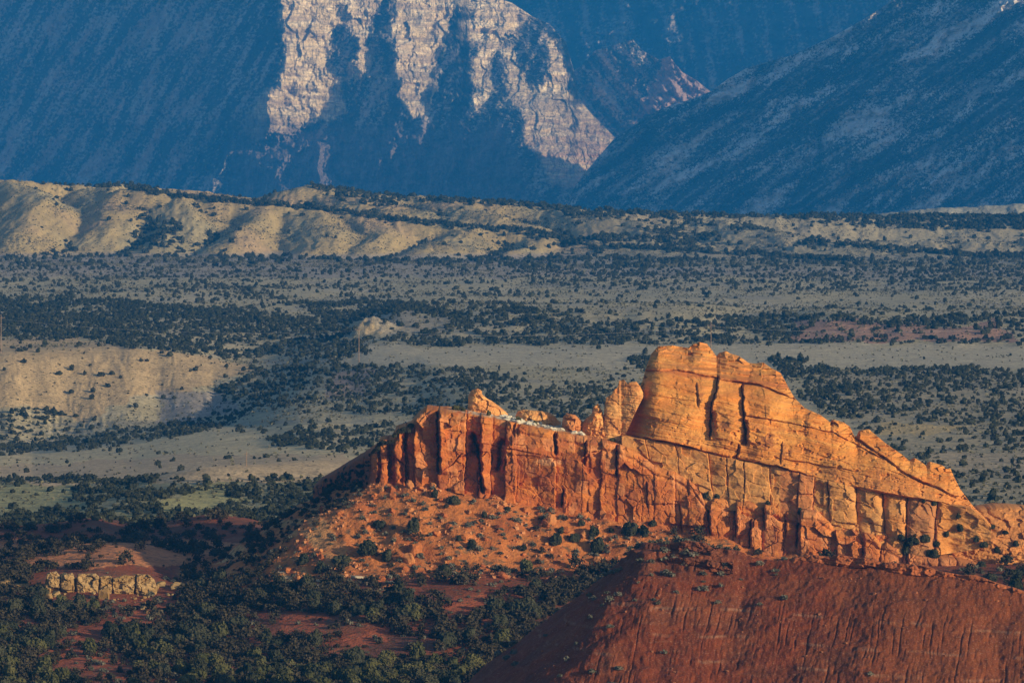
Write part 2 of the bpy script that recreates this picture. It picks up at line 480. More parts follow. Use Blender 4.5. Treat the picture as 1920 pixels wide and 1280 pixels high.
# ------------------------------------------------------------------ red mudstone hill in front
MCR = [P3(*q) for q in [(868, 1296, 706), (928, 1242, 708), (1002, 1184, 710), (1098, 1114, 712), (1164, 1064, 712), (1200, 1026, 710), (1285, 1014, 706), (1350, 1034, 704), (1420, 1052, 702),
                        (1500, 1046, 700), (1600, 1050, 697), (1700, 1064, 693), (1800, 1082, 690), (1920, 1112, 686), (2100, 1160, 680), (2400, 1230, 676)]]
mu = np.linspace(-0.035, 0.175, 1250)
mD = np.linspace(585, 760, 620)
MU, MY = np.meshgrid(mu, mD)
MX = MU * MY
mw = 1.2 * fbm(MX / 14, MY / 14, 3, 401)
mz = apron(MX + mw, MY, MCR, 0.56, rnd_r=1.2)
mpx = PXof(MX, MY)
# drop behind the crest quickly so the hill is a real ridge, rills down the front
zc = np.interp(MX, [p[0] for p in MCR], [p[2] for p in MCR])
yc = np.interp(MX, [p[0] for p in MCR], [p[1] for p in MCR])
# the left end is a steep elliptical cone round the cap of the hill
xa_ = P3(1222, 1022, 708)
zl = xa_[2] + .3 - .56 * (np.sqrt((1.5 * np.clip(xa_[0] - MX, 0, None)) ** 2 + (MY - xa_[1]) ** 2 + 9) - 3)
zl = zl + .55 * fbm(MX / 9, MY / 9, 4, 402)
cw_ = sstep(1330, 1215, mpx)
mz = mz * (1 - cw_) + zl * cw_
dn = np.clip(zc - mz, 0, 30)
rill_x = MX - 0.2 * (MY - 690) + 0.28 * fbm(MX / 4, MY / 7, 3, 405)
ramp = sstep(2.0, 8, dn) * sstep(900, 1200, mpx + 40 * fbm(MX / 10, MY / 10, 2, 412))
for sp_, am_, wd_, sd_ in [(1.35, .20, .09, 407), (.62, .09, .07, 408)]:
    ci_, ca_, cb_, cf_ = cells1(rill_x / sp_, sd_, .9)
    dd_ = np.minimum(ca_, cb_) * sp_
    on_ = sstep(-.1, .35, perlin(rill_x / (sp_ * .9), MY / 7, sd_ + 5) + .25 * perlin(MX / 12, MY / 12, sd_ + 6))
    mz = mz - ramp * am_ * on_ * np.exp(-(dd_ / wd_) ** 2)
mz = mz + .10 * fbm(MX / .7, MY / .9, 3, 413)
mz = mz + fbm(MX / 5, MY / 5, 4, 415) * 0.28 + fbm(MX / 30, MY / 30, 2, 417) * 0.8
# thin hard beds make small ledges
bed = zc * 0.0 + mz + 0.04 * MX + 0.4 * fbm(MX / 20, MY / 20, 2, 419)
for zb, am in [(29.6, .9), (28.6, .8), (27.5, 1.0), (26.4, .7), (21.8, .22), (18.6, .2), (15.6, .2)]:
    lim = sstep(1420, 1330, mpx) if zb > 24 else 1.0
    mz = mz + am * lim * np.exp(-np.clip(bed - zb, 0, None) / 0.7) * sstep(zb - 0.05, zb + 0.12, bed) * (0.6 + .6 * np.abs(perlin(MX / 3, MY / 3, 421)))
for zb in np.arange(7.5, 24.0, 1.15):
    wob = .12 * fbm(MX / 4, MY / 4, 2, 425)
    mz = mz + .075 * sstep(-.2, .3, perlin(MX / 5, MY / 5 + zb, 427)) * np.exp(-np.clip(bed + wob - zb, 0, None) / .35) * sstep(zb - .05, zb + .05, bed + wob)
# blocky hard rim along the right crest: a broken step with fallen pieces
dfr = yc - MY
fa, fe, fq = facets((MX + .5 * fbm(MX / 2, MY / 2, 2, 430)) / 2.6, MY / .9, 431, .4, .8, .8)
rimm = sstep(1440, 1520, mpx)
mz = mz + 0 * rimm * (.5 + .5 * fbm(MX / 9, MY * 0, 2, 433)) * sstep(2.4, 2.0, dfr + .9 * fbm(MX / 3, MY * 0, 3, 434)) * sstep(-3, -1, dfr) * (.55 + .75 * (fq > .3) * np.clip(fe * 6, 0, 1))
mz = mz + rimm * .2 * fa * sstep(6, 2, dfr) * sstep(-3, -1, dfr)
MC = np.empty(MX.shape + (3,)); MC[:] = (.185, .043, .015)
MC = mixc(MC, sstep(0, .6, fbm(MX / 12, MY / 12, 4, 441)) * .6, (.20, .062, .024))
MC = mixc(MC, sstep(0, .6, fbm(MX / 6, MY / 6, 4, 443)) * .5, (.105, .034, .018))
MC = mixc(MC, sstep(1500, 1700, mpx) * .4, (.215, .072, .024))
cap = sstep(1430, 1340, mpx) * sstep(24.5, 26.5, bed)
for zb, hw in ((26.6, .30), (28.3, .26), (29.4, .2)):  # dark bands paint the shade of undercuts below the cap beds
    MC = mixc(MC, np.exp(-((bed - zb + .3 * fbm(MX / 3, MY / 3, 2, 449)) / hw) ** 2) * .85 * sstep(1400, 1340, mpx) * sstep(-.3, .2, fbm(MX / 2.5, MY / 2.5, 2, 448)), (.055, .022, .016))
MC = mixc(MC, cap * .7, (.15, .05, .025))
for zb in np.arange(7.5, 24.0, 1.15):
    MC = mixc(MC, np.exp(-((bed + .12 * fbm(MX / 4, MY / 4, 2, 425) - zb - .03) / .07) ** 2) * .35 * sstep(-.1, .4, perlin(MX / 5, MY / 5 + zb, 427)), (.30, .13, .07))
for zb in (21.8, 18.6, 15.6):
    MC = mixc(MC, np.exp(-((bed - zb - .05) / .09) ** 2) * .6 * sstep(-.2, .3, fbm(MX / 5, MY / 5, 2, 447)), (.34, .19, .12))
MCL = np.stack([MX, MY, mz], -1)
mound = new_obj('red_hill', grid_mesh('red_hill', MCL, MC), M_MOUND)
tag(mound, kind='structure')

# ------------------------------------------------------------------ relief sheets (butte and mountain)
def relief_grid(px, v, base, top, Yfn, colfn, back=(3.0, 12.0, 10), drop=0.6):
    """front sheet from base(px) to top(px) with its own depth, carried over the crest and down the back"""
    PXm, V = np.meshgrid(px, v)
    b, t = base(PXm), top(PXm)
    PYm = b + (t - b) * V
    Ym = Yfn(PXm, PYm, b, t)
    P = to_world(PXm, PYm, Ym)
    Cm = colfn(PXm, PYm, b, t)
    last, lc = P[-1], Cm[-1]
    rows, cols = [], []
    r, D, n = back
    for k in range(1, n + 1):
        f = k / n
        q = last.copy()
        q[:, 1] += r * min(1, f * 2.5) + D * f
        q[:, 2] += 0.12 * math.sin(f * math.pi) * r - drop * D * f * f
        q[:, 2] += 0.25 * fbm(q[:, 0] / 3, q[:, 1] / 3, 2, 19) * f
        rows.append(q); cols.append(lc)
    P = np.concatenate([P, np.stack(rows)], 0)
    Cm = np.concatenate([Cm, np.stack(cols)], 0)
    return P, Cm

def crack(Y, px, py, pts, w, d, step=0.0, ws=22, seed=0):
    p = np.array(pts, float)
    xl = np.interp(py, p[:, 1], p[:, 0]) + 2.2 * fbm(py / 16, py * 0 + seed, 3, 500 + seed)
    m = sstep(p[0, 1] - 5, p[0, 1] + 4, py) * sstep(p[-1, 1] + 5, p[-1, 1] - 4, py)
    dx = px - xl
    ww = w * (0.7 + 0.6 * np.abs(perlin(py / 14, py * 0 + 3.3, 540 + seed)) * 2)
    Y = Y + m * d * np.exp(-(dx / ww) ** 4)
    if step:
        Y = Y - m * step * np.where(dx > 0, np.exp(-np.maximum(dx, 0) / ws), -0.7 * np.exp(np.minimum(dx, 0) / (ws * .6)))
    return Y

def bedcrack(Y, px, py, pts, w, d, step=0.0, hs=12, seed=0):
    p = np.array(pts, float)
    yl = np.interp(px, p[:, 0], p[:, 1]) + 2.0 * fbm(px / 30, px * 0 + seed, 3, 560 + seed)
    m = sstep(p[0, 0] - 8, p[0, 0] + 8, px) * sstep(p[-1, 0] + 8, p[-1, 0] - 8, px)
    m = m * (0.45 + 0.75 * np.abs(perlin(px / 35, px * 0 + 1.7, 580 + seed)) * 1.5)
    dy = py - yl
    Y = Y + m * d * np.exp(-(dy / w) ** 4)
    if step:
        Y = Y - m * step * np.where(dy < 0, np.exp(np.minimum(dy, 0) / hs), -0.6 * np.exp(-np.maximum(dy, 0) / hs))
    return Y

SM = 0.0985
c1 = curve([(586, 918), (600, 904), (630, 886), (660, 868), (690, 850), (694, 846), (707, 838), (712, 826), (738, 822), (741, 806), (760, 800), (770, 796), (782, 782), (800, 767), (837, 770), (882, 777), (935, 786), (969, 794), (1044, 809), (1093, 818),
            (1160, 833), (1198, 850), (1228, 874), (1266, 884), (1300, 904), (1318, 930), (1331, 939), (1340, 933), (1362, 936), (1377, 946), (1381, 937), (1404, 939), (1431, 953), (1435, 945), (1452, 950), (1472, 966), (1476, 958), (1497, 970), (1502, 956), (1532, 958), (1563, 984), (1569, 994), (1600, 993), (1616, 1007), (1621, 998), (1640, 1004), (1656, 1024), (1662, 1016), (1698, 1036), (1800, 1052), (1852, 1068), (1920, 1082), (2060, 1110)])
cb0 = curve([(586, 950), (640, 925), (700, 915), (800, 915), (870, 926), (1000, 952), (1150, 984), (1290, 1006), (1420, 1040), (1550, 1066), (1700, 1098), (1920, 1144), (2060, 1172)])
cYb = curve([(586, 934), (640, 917), (694, 903), (720, 901), (800, 900), (870, 898), (1000, 896), (1150, 893), (1290, 890), (1420, 886), (1550, 882), (1700, 878), (1920, 872), (2060, 868)])
JB = np.array([560, 588, 606, 622, 640, 655, 668, 682, 694, 706, 713, 727, 740, 759, 766, 778, 822, 872, 899, 921, 948, 969, 1042, 1093, 1128, 1160, 1206, 1228, 1268, 1292, 1329, 1380, 1433, 1473, 1499, 1566, 1618, 1655, 1700, 1765, 1800, 1852, 1890, 1960, 2000, 2060, 2100.])
JO = {706: 2.2, 727: 1.7, 759: 2.6, 766: 1.6, 694: -0.3, 713: -.2, 740: -.4, 778: -.4, 822: -1.0, 899: -.9, 948: -.9, 872: .5, 921: .5}

def cliff_Y(px, py, b, t):
    wx = px + 3.0 * fbm(py / 45, px / 120, 3, 601) + (py - 860) * 0.02 + 1.3 * fbm(px / 8, py / 8, 2, 602)
    k = np.clip(np.searchsorted(JB, wx.ravel()).reshape(wx.shape) - 1, 0, len(JB) - 2)
    lo, hi = JB[k], JB[k + 1]
    off = np.array([JO.get(int(a), 0.9 * (rnd(np.array([i]), 611)[0] - 0.5)) for i, a in enumerate(JB)])[k]
    f = (wx - lo) / (hi - lo)
    tilt = (rnd(k, 613) - 0.45) * 1.4
    edge = np.minimum(wx - lo, hi - wx)
    h = (b - py) * SM
    Hh = np.maximum((b - t) * SM, 0.5)
    Y = cYb(px) + 0.09 * h
    Y = Y + off + tilt * (f - 0.5)
    deep = 0.1 + .6 * rnd(k, 615) ** 3
    Y = Y + deep * np.exp(-(edge / 1.5) ** 2) * (0.35 + 0.9 * sstep(-.3, .3, perlin(px / 30, py / 30, 617)))
    Y = Y + 0.35 * np.abs(2 * f - 1) ** 5 * sstep(1300, 1340, px)
    # angular broken faces at three scales
    ux, uy = px + 5 * fbm(px / 60, py / 60, 2, 621), py - 0.13 * px
    A, e, q = facets(ux / 62, uy / 52, 623, 1.3, .9, .85)
    Y = Y + A
    A, e, q = facets(ux / 24 + 3, uy / 27, 625, .32, .32, .95)
    Y = Y + A * (.4 + .9 * sstep(-.3, .3, fbm(px / 90, py / 60, 2, 626))) + .28 * np.exp(-(e / .045) ** 2) * sstep(0, .4, perlin(px / 40, py / 40, 627))
    A, e, q = facets(ux / 9, uy / 8, 629, .10, .10, .8)
    Y = Y + A + .10 * np.exp(-(e / .08) ** 2) * sstep(.0, .4, perlin(px / 26, py / 26, 630))
    # soft beds near the base and cap slab at the rim
    Y = Y - 0.5 * sstep(1.6, 0, h) + 0.04 * np.sin((py - 0.13 * px) / 3.1 + 2 * fbm(px / 60, py / 30, 2, 633))
    Y = Y + fbm(px / 14, py / 11, 4, 635) * 0.09
    tt = (py - t) * SM
    Y = Y + 1.0 * np.exp(-(tt / 0.5)) + 1.2 * np.exp(-((tt - 1.7) / .35) ** 2) * .25
    for i, (pts, w, d, stp) in enumerate([
        ([(821, 774), (824, 886)], 2.6, 3.2, 1.5), ([(888, 812), (899, 850), (905, 922)], 2.8, 3.0, 1.4), ([(890, 814), (893, 850)], 7.5, 2.6, 0.3), ([(944, 824), (938, 868), (934, 882)], 6.5, 2.6, 1.0),
        ([(967, 794), (966, 816)], 5.5, 1.3, .7), ([(1041, 811), (1042, 850)], 2.8, 1.9, .9), ([(1056, 918), (1054, 948)], 2.2, 1.6, .5), ([(1098, 828), (1097, 870)], 2., 1.2, .5), ([(1157, 835), (1156, 892)], 2.2, 1.7, .5),
        ([(758, 810), (756, 905)], 5.5, 1.6, .4), ([(732, 828), (731, 900)], 4.0, 1.2, .3), ([(1328, 934), (1331, 1000)], 2.8, 2.6, .9), ([(1378, 940), (1381, 1005)], 2.6, 2.4, .8), ([(1408, 975), (1406, 1025)], 2.6, 2.2, .6),
        ([(1432, 945), (1434, 990)], 2.6, 2.2, .7), ([(1473, 957), (1474, 1005)], 1.8, 1.2, .4), ([(1499, 958), (1495, 1025)], 3.2, 2.6, .9), ([(1566, 985), (1568, 1040)], 2.6, 2.0, .8), ([(1618, 998), (1620, 1048)], 2.6, 1.8, .7), ([(1700, 1034), (1702, 1060)], 3.5, 1.8, .5), ([(1276, 945), (1279, 996)], 2.0, 1.4, .5), ([(1213, 905), (1214, 950)], 1.5, .9, .3)]):
        Y = crack(Y, px, py, pts, w * (.75 if i > 10 else 1), d * (.6 if i > 10 else 1), stp, 20, i)
    Y = bedcrack(Y, px, py, [(830, 880), (850, 868), (864, 850)], 2, .9, .3, 8, 3)
    Y = bedcrack(Y, px, py, [(878, 836), (905, 832), (960, 842), (1040, 858)], 1.2, .4, .25, 14, 4)
    return Y

def base_rock(px, py, c_lo, c_hi, seed):
    C = np.empty(px.shape + (3,)); C[:] = c_lo
    C = mixc(C, sstep(-.35, .55, fbm(px / 60, py / 26, 4, seed)), c_hi)
    return C

def cliff_col(px, py, b, t):
    C = base_rock(px, py, (.42, .118, .030), (.50, .168, .042), 700)
    hf = np.clip((b - py) / np.maximum(b - t, 1), 0, 1)
    C = mixc(C, sstep(.75, 1.0, hf + .25 * fbm(px / 40, py / 12, 3, 702)) * .75, (.54, .21, .055))
    C = mixc(C, sstep(1150, 1300, px) * .35, (.52, .20, .06))
    # brighter and darker joint faces
    bi, ba, bb, bf = cells1(px / 19 + .3 * fbm(px / 20, py / 20, 2, 703), 704)
    ci = np.floor((py - .13 * px) / 24 + rnd(bi, 705) * 5).astype(np.int64)
    rr = rnd(bi * 57 + ci, 706)
    C = mixc(C, (rr > .78) * .45, (.62, .28, .12))
    C = mixc(C, (rr < .2) * .5, (.36, .115, .045))
    C = mixc(C, sstep(.25, .6, fbm(px / 10, py / 42, 3, 708)) * .5, (.30, .10, .045))
    C = mixc(C, sstep(702, 690, px) * .8, (.24, .075, .035))  # shade of the turned-away left end painted as darker rock
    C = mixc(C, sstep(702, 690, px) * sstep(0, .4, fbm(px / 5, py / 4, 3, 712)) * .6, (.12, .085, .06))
    pale = np.exp(-((px - 1030) / 26) ** 2 - ((py - 866) / 8) ** 2)
    C = mixc(C, sstep(.3, .6, pale + .3 * fbm(px / 7, py / 5, 3, 710)) * .6, (.66, .38, .20))
    lb = sstep(1480, 1520, px) * sstep(1600, 1560, px)
    C = mixc(C, sstep(1640, 1700, px) * .5, (.44, .17, .07))
    return C

butte = bpy.data.objects.new('sandstone_butte', None)
S.collection.objects.link(butte)
butte.location = (0, 0, 0)
tag(butte, 'large orange sandstone butte humped dome above a long red cliff on its talus slope', 'rock formation')

cl_px = np.linspace(587, 2050, 2100)
cl_v = np.linspace(0, 1, 200)
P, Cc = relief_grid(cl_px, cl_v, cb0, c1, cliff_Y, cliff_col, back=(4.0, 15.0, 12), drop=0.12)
# the plateau top behind the rim: pale broken slabs
rim = slice(200, 212)
pxr = np.broadcast_to(cl_px, P[rim].shape[:2])
pale = sstep(830, 880, pxr) * sstep(1110, 1060, pxr)
Cc[rim] = mixc(Cc[rim], np.clip(pale * (.35 + .9 * fbm(P[rim][..., 0] / 1.5, P[rim][..., 1] / 1.5, 2, 715)), 0, 1), (.60, .55, .42))
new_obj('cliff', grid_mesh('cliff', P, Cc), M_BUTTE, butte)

# dome with the band of blocks beneath it
dtop = curve([(1166, 800), (1172, 785), (1180, 768), (1192, 742), (1205, 716), (1212, 690), (1222, 664), (1234, 650), (1260, 648), (1290, 653), (1302, 645), (1312, 642), (1326, 645), (1334, 655), (1344, 669), (1350, 662), (1362, 659), (1372, 664), (1386, 668), (1405, 681), (1418, 682), (1432, 680), (1446, 690), (1464, 700), (1472, 714), (1476, 722), (1490, 746), (1510, 766), (1540, 779), (1558, 792),
              (1563, 787), (1582, 792), (1594, 800), (1602, 818), (1608, 819), (1613, 808), (1630, 805), (1642, 815), (1662, 832), (1690, 851), (1706, 864), (1716, 859), (1728, 866), (1738, 874), (1744, 866), (1768, 873), (1776, 880), (1782, 878), (1790, 896), (1800, 916), (1815, 936), (1826, 950), (1845, 968), (1860, 985)])
dbed = curve([(1160, 812), (1168, 815), (1271, 832), (1339, 852), (1467, 877), (1527, 894), (1600, 912), (1700, 931), (1820, 950), (1870, 990)])
dbase = curve([(1160, 850), (1198, 872), (1228, 896), (1266, 906), (1300, 926), (1318, 950), (1330, 956), (1378, 957), (1433, 966), (1501, 980), (1565, 1002), (1617, 1018), (1655, 1030), (1700, 1042), (1760, 1040), (1830, 1030), (1870, 1020)])
MBJ = np.array([1150, 1210, 1267, 1326, 1361, 1395, 1442, 1498, 1527, 1553, 1606, 1655, 1702, 1757, 1800, 1835, 1880.])

def dome_Y(px, py, b, t):
    bed = dbed(px) + 2 * fbm(px / 50, px * 0, 2, 801)
    bed = np.maximum(bed, t + 3)
    h = np.clip((bed - py) * SM, 0, None)
    H = np.maximum((bed - t) * SM, 0.3)
    Yb = cYb(px) + 4.6
    Y = Yb + 0.42 * h + 0.10 * h * h / 10 + 0.30 * H * np.clip(h / H, 0, 1) ** 5
    # left flank turns away, right end turns away
    lf = np.clip((1238 - px) / 70, 0, 1)
    Y = Y + 10 * lf ** 2.2
    Y = Y + 5 * sstep(1700, 1860, px) ** 1.5
    # broad undulation of the wall
    Y = Y + fbm(px / 130, py / 90, 2, 803) * 1.5
    # column between the two great cracks bulges
    Y = Y - 1.3 * np.exp(-((px - 1368) / 26) ** 2) * sstep(715, 745, py) * sstep(850, 820, py)
    Y = Y - 1.1 * np.exp(-((px - 1300) / 34) ** 2) * sstep(700, 740, py)
    Y = Y - 0.9 * np.exp(-((px - 1440) / 36) ** 2) * sstep(725, 760, py) * sstep(870, 840, py)
    # strata
    q = (py - 814) - 0.2 * (px - 1168) + 4 * fbm(px / 70, py / 40, 3, 805)
    Y = Y + 0.20 * perlin(q / 7, px / 260, 807) + 0.11 * perlin(q / 2.6, px / 150, 809)
    q2 = (py - 700) - 0.12 * (px - 1271) + 3 * fbm(px / 60, py / 40, 2, 811)
    up = sstep(14, -6, q2)
    Y = Y + up * (0.5 * perlin(q2 / 5, px / 90, 813) + 1.0 * sstep(0, -30, q2))
    Y = bedcrack(Y, px, py, [(1204, 696), (1271, 693), (1340, 709), (1425, 722), (1490, 748)], 1.8, .7, .45, 9, 6)
    Y = bedcrack(Y, px, py, [(1395, 778), (1471, 791), (1561, 810), (1655, 860)], 1.2, .5, .35, 12, 7)
    Y = bedcrack(Y, px, py, [(1470, 860), (1540, 872), (1610, 884)], 1.2, .5, .3, 12, 8)
    Y = bedcrack(Y, px, py, [(1600, 818), (1640, 845), (1700, 890), (1790, 930)], 2.5, .9, .5, 14, 9)
    Y = bedcrack(Y, px, py, [(1220, 740), (1300, 752), (1340, 758)], 1.0, .2, .15, 9, 12)
    # broken slabs and knobs on the skyline of the dome
    kn = np.exp(-(py - t) * SM / 1.5)
    Y = Y + kn * (facets(px / 16, py / 9, 815, 1.2, 1.3)[0] + .3)
    Y = Y + facets(px / 40, (py - .2 * px) / 26, 816, .13, .04)[0] + facets(px / 13, (py - .2 * px) / 8, 818, .08, .06)[0]
    # great cracks
    for i, (pts, w, d, stp, ws) in enumerate([
        ([(1347, 708), (1343, 735), (1334, 760), (1333, 800), (1331, 822)], 1.7, 1.7, 1.2, 26), ([(1337, 772), (1336, 818)], 5, 1.7, .4, 14), ([(1392, 722), (1394, 770), (1400, 832)], 1.6, 1.7, .9, 26),
        ([(1398, 790), (1399, 832)], 5, 1.6, .3, 10), ([(1306, 720), (1309, 760)], 2.2, .6, .3, 12), ([(1385, 835), (1383, 862)], 2., .9, .4, 10), ([(1466, 830), (1464, 870)], 1.2, .35, .2, 16)]):
        Y = crack(Y, px, py, pts, w, d, stp, ws, 40 + i)
    # weathering hollows
    hol = sstep(.35, .7, fbm(px / 22, py / 12, 3, 817)) * sstep(760, 800, py)
    Y = Y + hol * 0.35
    # mid band of blocks under the great bedding crack
    below = sstep(-1.5, 2.5, py - bed)
    wx = px + 2.5 * fbm(py / 30, px / 90, 2, 821) + (py - bed) * .22 * perlin(px / 70, px * 0 + .5, 822)
    k = np.clip(np.searchsorted(MBJ, wx.ravel()).reshape(wx.shape) - 1, 0, len(MBJ) - 2)
    lo, hi = MBJ[k], MBJ[k + 1]
    f = (wx - lo) / (hi - lo); edge = np.minimum(wx - lo, hi - wx)
    roundb = sstep(1520, 1640, px)
    yb = -1.0 + (.5 + .7 * sstep(1450, 1550, px)) * (rnd(k, 823) - .5) + (rnd(k, 825) - .45) * 1.2 * (f - .5) + facets(px / 26, (py - .2 * px) / 20, 828, .4, .2)[0] + (.3 + .8 * rnd(k, 829)) * np.exp(-(edge / .9) ** 2) * (.3 + 1.1 * sstep(-.2, .3, perlin(px / 25, py / 25, 831)))
    yb = yb + roundb * 1.2 * np.abs(2 * f - 1) ** 4 + roundb * .3 * np.exp(-np.clip(py - bed, 0, None) / 9)
    yb = yb + 0.05 * (bed - py) * 0.5 + .07 * perlin((py - .2 * px) / 5, px / 90, 833) + sstep(1500, 1560, px) * facets(px / 44, (py - .2 * px) / 30, 834, .5, 1.0, .9)[0] * .7
    yb = yb * sstep(1790, 1745, px) + sstep(1745, 1790, px) * .25 * fbm(px / 40, (py - .2 * px) / 14, 3, 837) + .6 * facets(px / 40, (py - .2 * px) / 24, 838, .5, 1.0)[0]
    yb = yb + sstep(1640, 1660, px) * 1.0 * (1 - sstep(0, 1, (py - (bed + 12 + 10 * rnd(k, 836))) / 22)) * sstep(1800, 1760, px)
    Y = Y * (1 - below) + (Yb + 0.6 + yb + 0.2 * sstep(1570, 1620, px)) * below
    Y = bedcrack(Y, px, py, [(1162, 813), (1168, 815), (1271, 832), (1339, 852), (1467, 877), (1527, 894)], 1.7, 1.3, .35, 9, 11)
    Y = bedcrack(Y, px, py, [(1527, 894), (1600, 912), (1700, 931), (1800, 948)], 1.2, .35, .08, 9, 13)
    Y = Y + fbm(px / 17, py / 12, 5, 835) * 0.12
    return Y

def dome_col(px, py, b, t):
    bed = dbed(px)
    C = base_rock(px, py, (.58, .215, .045), (.66, .29, .068), 850)
    q = (py - 814) - 0.2 * (px - 1168) + 4 * fbm(px / 70, py / 40, 3, 805)
    C = mixc(C, sstep(.1, .6, perlin(q / 9, px / 300, 852)) * .5, (.56, .225, .065))
    C = mixc(C, sstep(.15, .5, perlin(q / 3, px / 200, 853)) * .45, (.70, .36, .11))
    C = mixc(C, sstep(.15, .5, perlin(q / 1.7, px / 120, 854)) * .35, (.44, .15, .04))
    q2 = (py - 700) - 0.12 * (px - 1271) + 3 * fbm(px / 60, py / 40, 2, 811)
    C = mixc(C, np.exp(-((q2 - 0) / 6) ** 2) * .7 * sstep(1200, 1215, px), (.46, .145, .045))
    C = mixc(C, np.exp(-((q2 + 14) / 3) ** 2) * .5, (.50, .19, .06))
    C = mixc(C, sstep(-22, -34, q2) * .5 * sstep(-.3, .4, fbm(px / 15, py / 8, 3, 857)), (.56, .24, .085))
    # redder towards the foot of the wall and on the right
    C = mixc(C, sstep(1480, 1640, px) * sstep(60, 0, bed - py) * .55, (.50, .20, .065))
    # desert varnish: patches and hanging streaks
    v = np.exp(-((px - 1440) / 24) ** 2 - ((py - 826) / 17) ** 2) + np.exp(-((px - 1362) / 12) ** 2 - ((py - 795) / 12) ** 2) * .9 + np.exp(-((px - 1316) / 6) ** 2 - ((py - 745) / 9) ** 2) + np.exp(-((px - 1475) / 20) ** 2 - ((py - 850) / 12) ** 2) * .6 + .8 * np.exp(-((px - 1275) / 8) ** 2 - ((py - 797) / 4) ** 2)
    vm = sstep(.45, .75, v + .55 * fbm(px / 9, py / 7, 4, 859))
    C = mixc(C, vm * .75, (.26, .095, .04))
    st = sstep(.1, .5, fbm(px / 6, py / 70, 3, 861)) * sstep(70, 20, bed - py) * sstep(1480, 1520, px) * sstep(1720, 1640, px)
    C = mixc(C, st * .6, (.34, .135, .05))
    # block band: tan faces
    below = sstep(-1, 2, py - bed)
    k = np.searchsorted(MBJ, (px + 2.5 * fbm(py / 30, px / 90, 2, 821)).ravel()).reshape(px.shape) - 1
    r = rnd(k, 863)
    CB = base_rock(px, py, (.52, .22, .060), (.58, .28, .09), 865)
    CB = mixc(CB, (((px > 1361) & (px < 1442)) | ((px > 1527) & (px < 1655))) * .5, (.52, .27, .09))
    CB = mixc(CB, ((px > 1463) & (px < 1527)) * .8, (.50, .19, .07))
    CB = mixc(CB, ((px > 1703) & (px < 1757)) * .7, (.36, .155, .07))
    CB = mixc(CB, sstep(.1, .5, fbm(px / 30, py / 5, 3, 867)) * .4, (.42, .2, .08))
    return C * (1 - below[..., None]) + CB * below[..., None]

d_px = np.linspace(1166, 1858, 1150)
P, Cc = relief_grid(d_px, np.linspace(0, 1, 420), dbase, dtop, dome_Y, dome_col, back=(3.0, 14.0, 10), drop=0.9)
new_obj('dome', grid_mesh('dome', P, Cc), M_BUTTE, butte)

# free-standing slab left of the dome and the knobs along the rim
def lump(name, tp, bp, Y0, seed, nu=220, nv=160, bulge=2.5, thick=6, colr=((.60, .26, .085), (.70, .36, .125)), cracks=(), parent=butte, mat=None, drop=1.2, amp=1.0):
    tp = np.array(tp, float); bp = np.array(bp, float)
    x0, x1 = tp[0, 0], tp[-1, 0]
    def top(x): return np.interp(x, tp[:, 0], tp[:, 1])
    def base(x): return np.maximum(np.interp(x, bp[:, 0], bp[:, 1]), top(x) + 0.5)
    def Yf(px, py, b, t):
        f = (px - x0) / (x1 - x0)
        v = np.clip((b - py) / np.maximum(b - t, 1), 0, 1)
        Y = (Y0(px) if callable(Y0) else Y0) + bulge * np.abs(2 * f - 1) ** 3 + bulge * .7 * v ** 3 + 0.2 * (b - py) * SM
        qx = px + 3 * fbm(px / 20, py / 20, 2, seed + 1)
        A, e, q_ = facets(qx / 22 + seed * .37, (py - .15 * px) / 16, seed + 3, .9, .8, .7)
        Y = Y + amp * (A + .35 * np.exp(-(e / .06) ** 2) * sstep(0, .4, perlin(px / 25, py / 25, seed + 2)) + facets(qx / 9, (py - .15 * px) / 6, seed + 4, .2, .2)[0])
        Y = Y + fbm(px / 11, py / 9, 4, seed + 8) * .3 * amp + .12 * perlin((py - .15 * px) / 3.5, px / 60, seed + 9)
        for j, (pts, w, d, s_) in enumerate(cracks):
            Y = crack(Y, px, py, pts, w, d, s_, 14, seed + j)
        return Y
    def cf(px, py, b, t):
        C = base_rock(px, py, colr[0], colr[1], seed + 20)
        C = mixc(C, sstep(.1, .5, perlin((py - .15 * px) / 5, px / 80, seed + 21)) * .4, np.array(colr[0]) * .8)
        return C
    P, Cm = relief_grid(np.linspace(x0, x1, nu), np.linspace(0, 1, nv), base, top, Yf, cf, back=(thick * .4, thick, 8), drop=drop)
    # close the two flanks by carrying the edge columns back
    L = P[:, :1].copy(); Rr = P[:, -1:].copy()
    L[..., 1] += thick; Rr[..., 1] += thick
    P = np.concatenate([L, P, Rr], 1)
    Cm = np.concatenate([Cm[:, :1], Cm, Cm[:, -1:]], 1)
    return new_obj(name, grid_mesh(name, P, Cm), mat or M_BUTTE, parent)

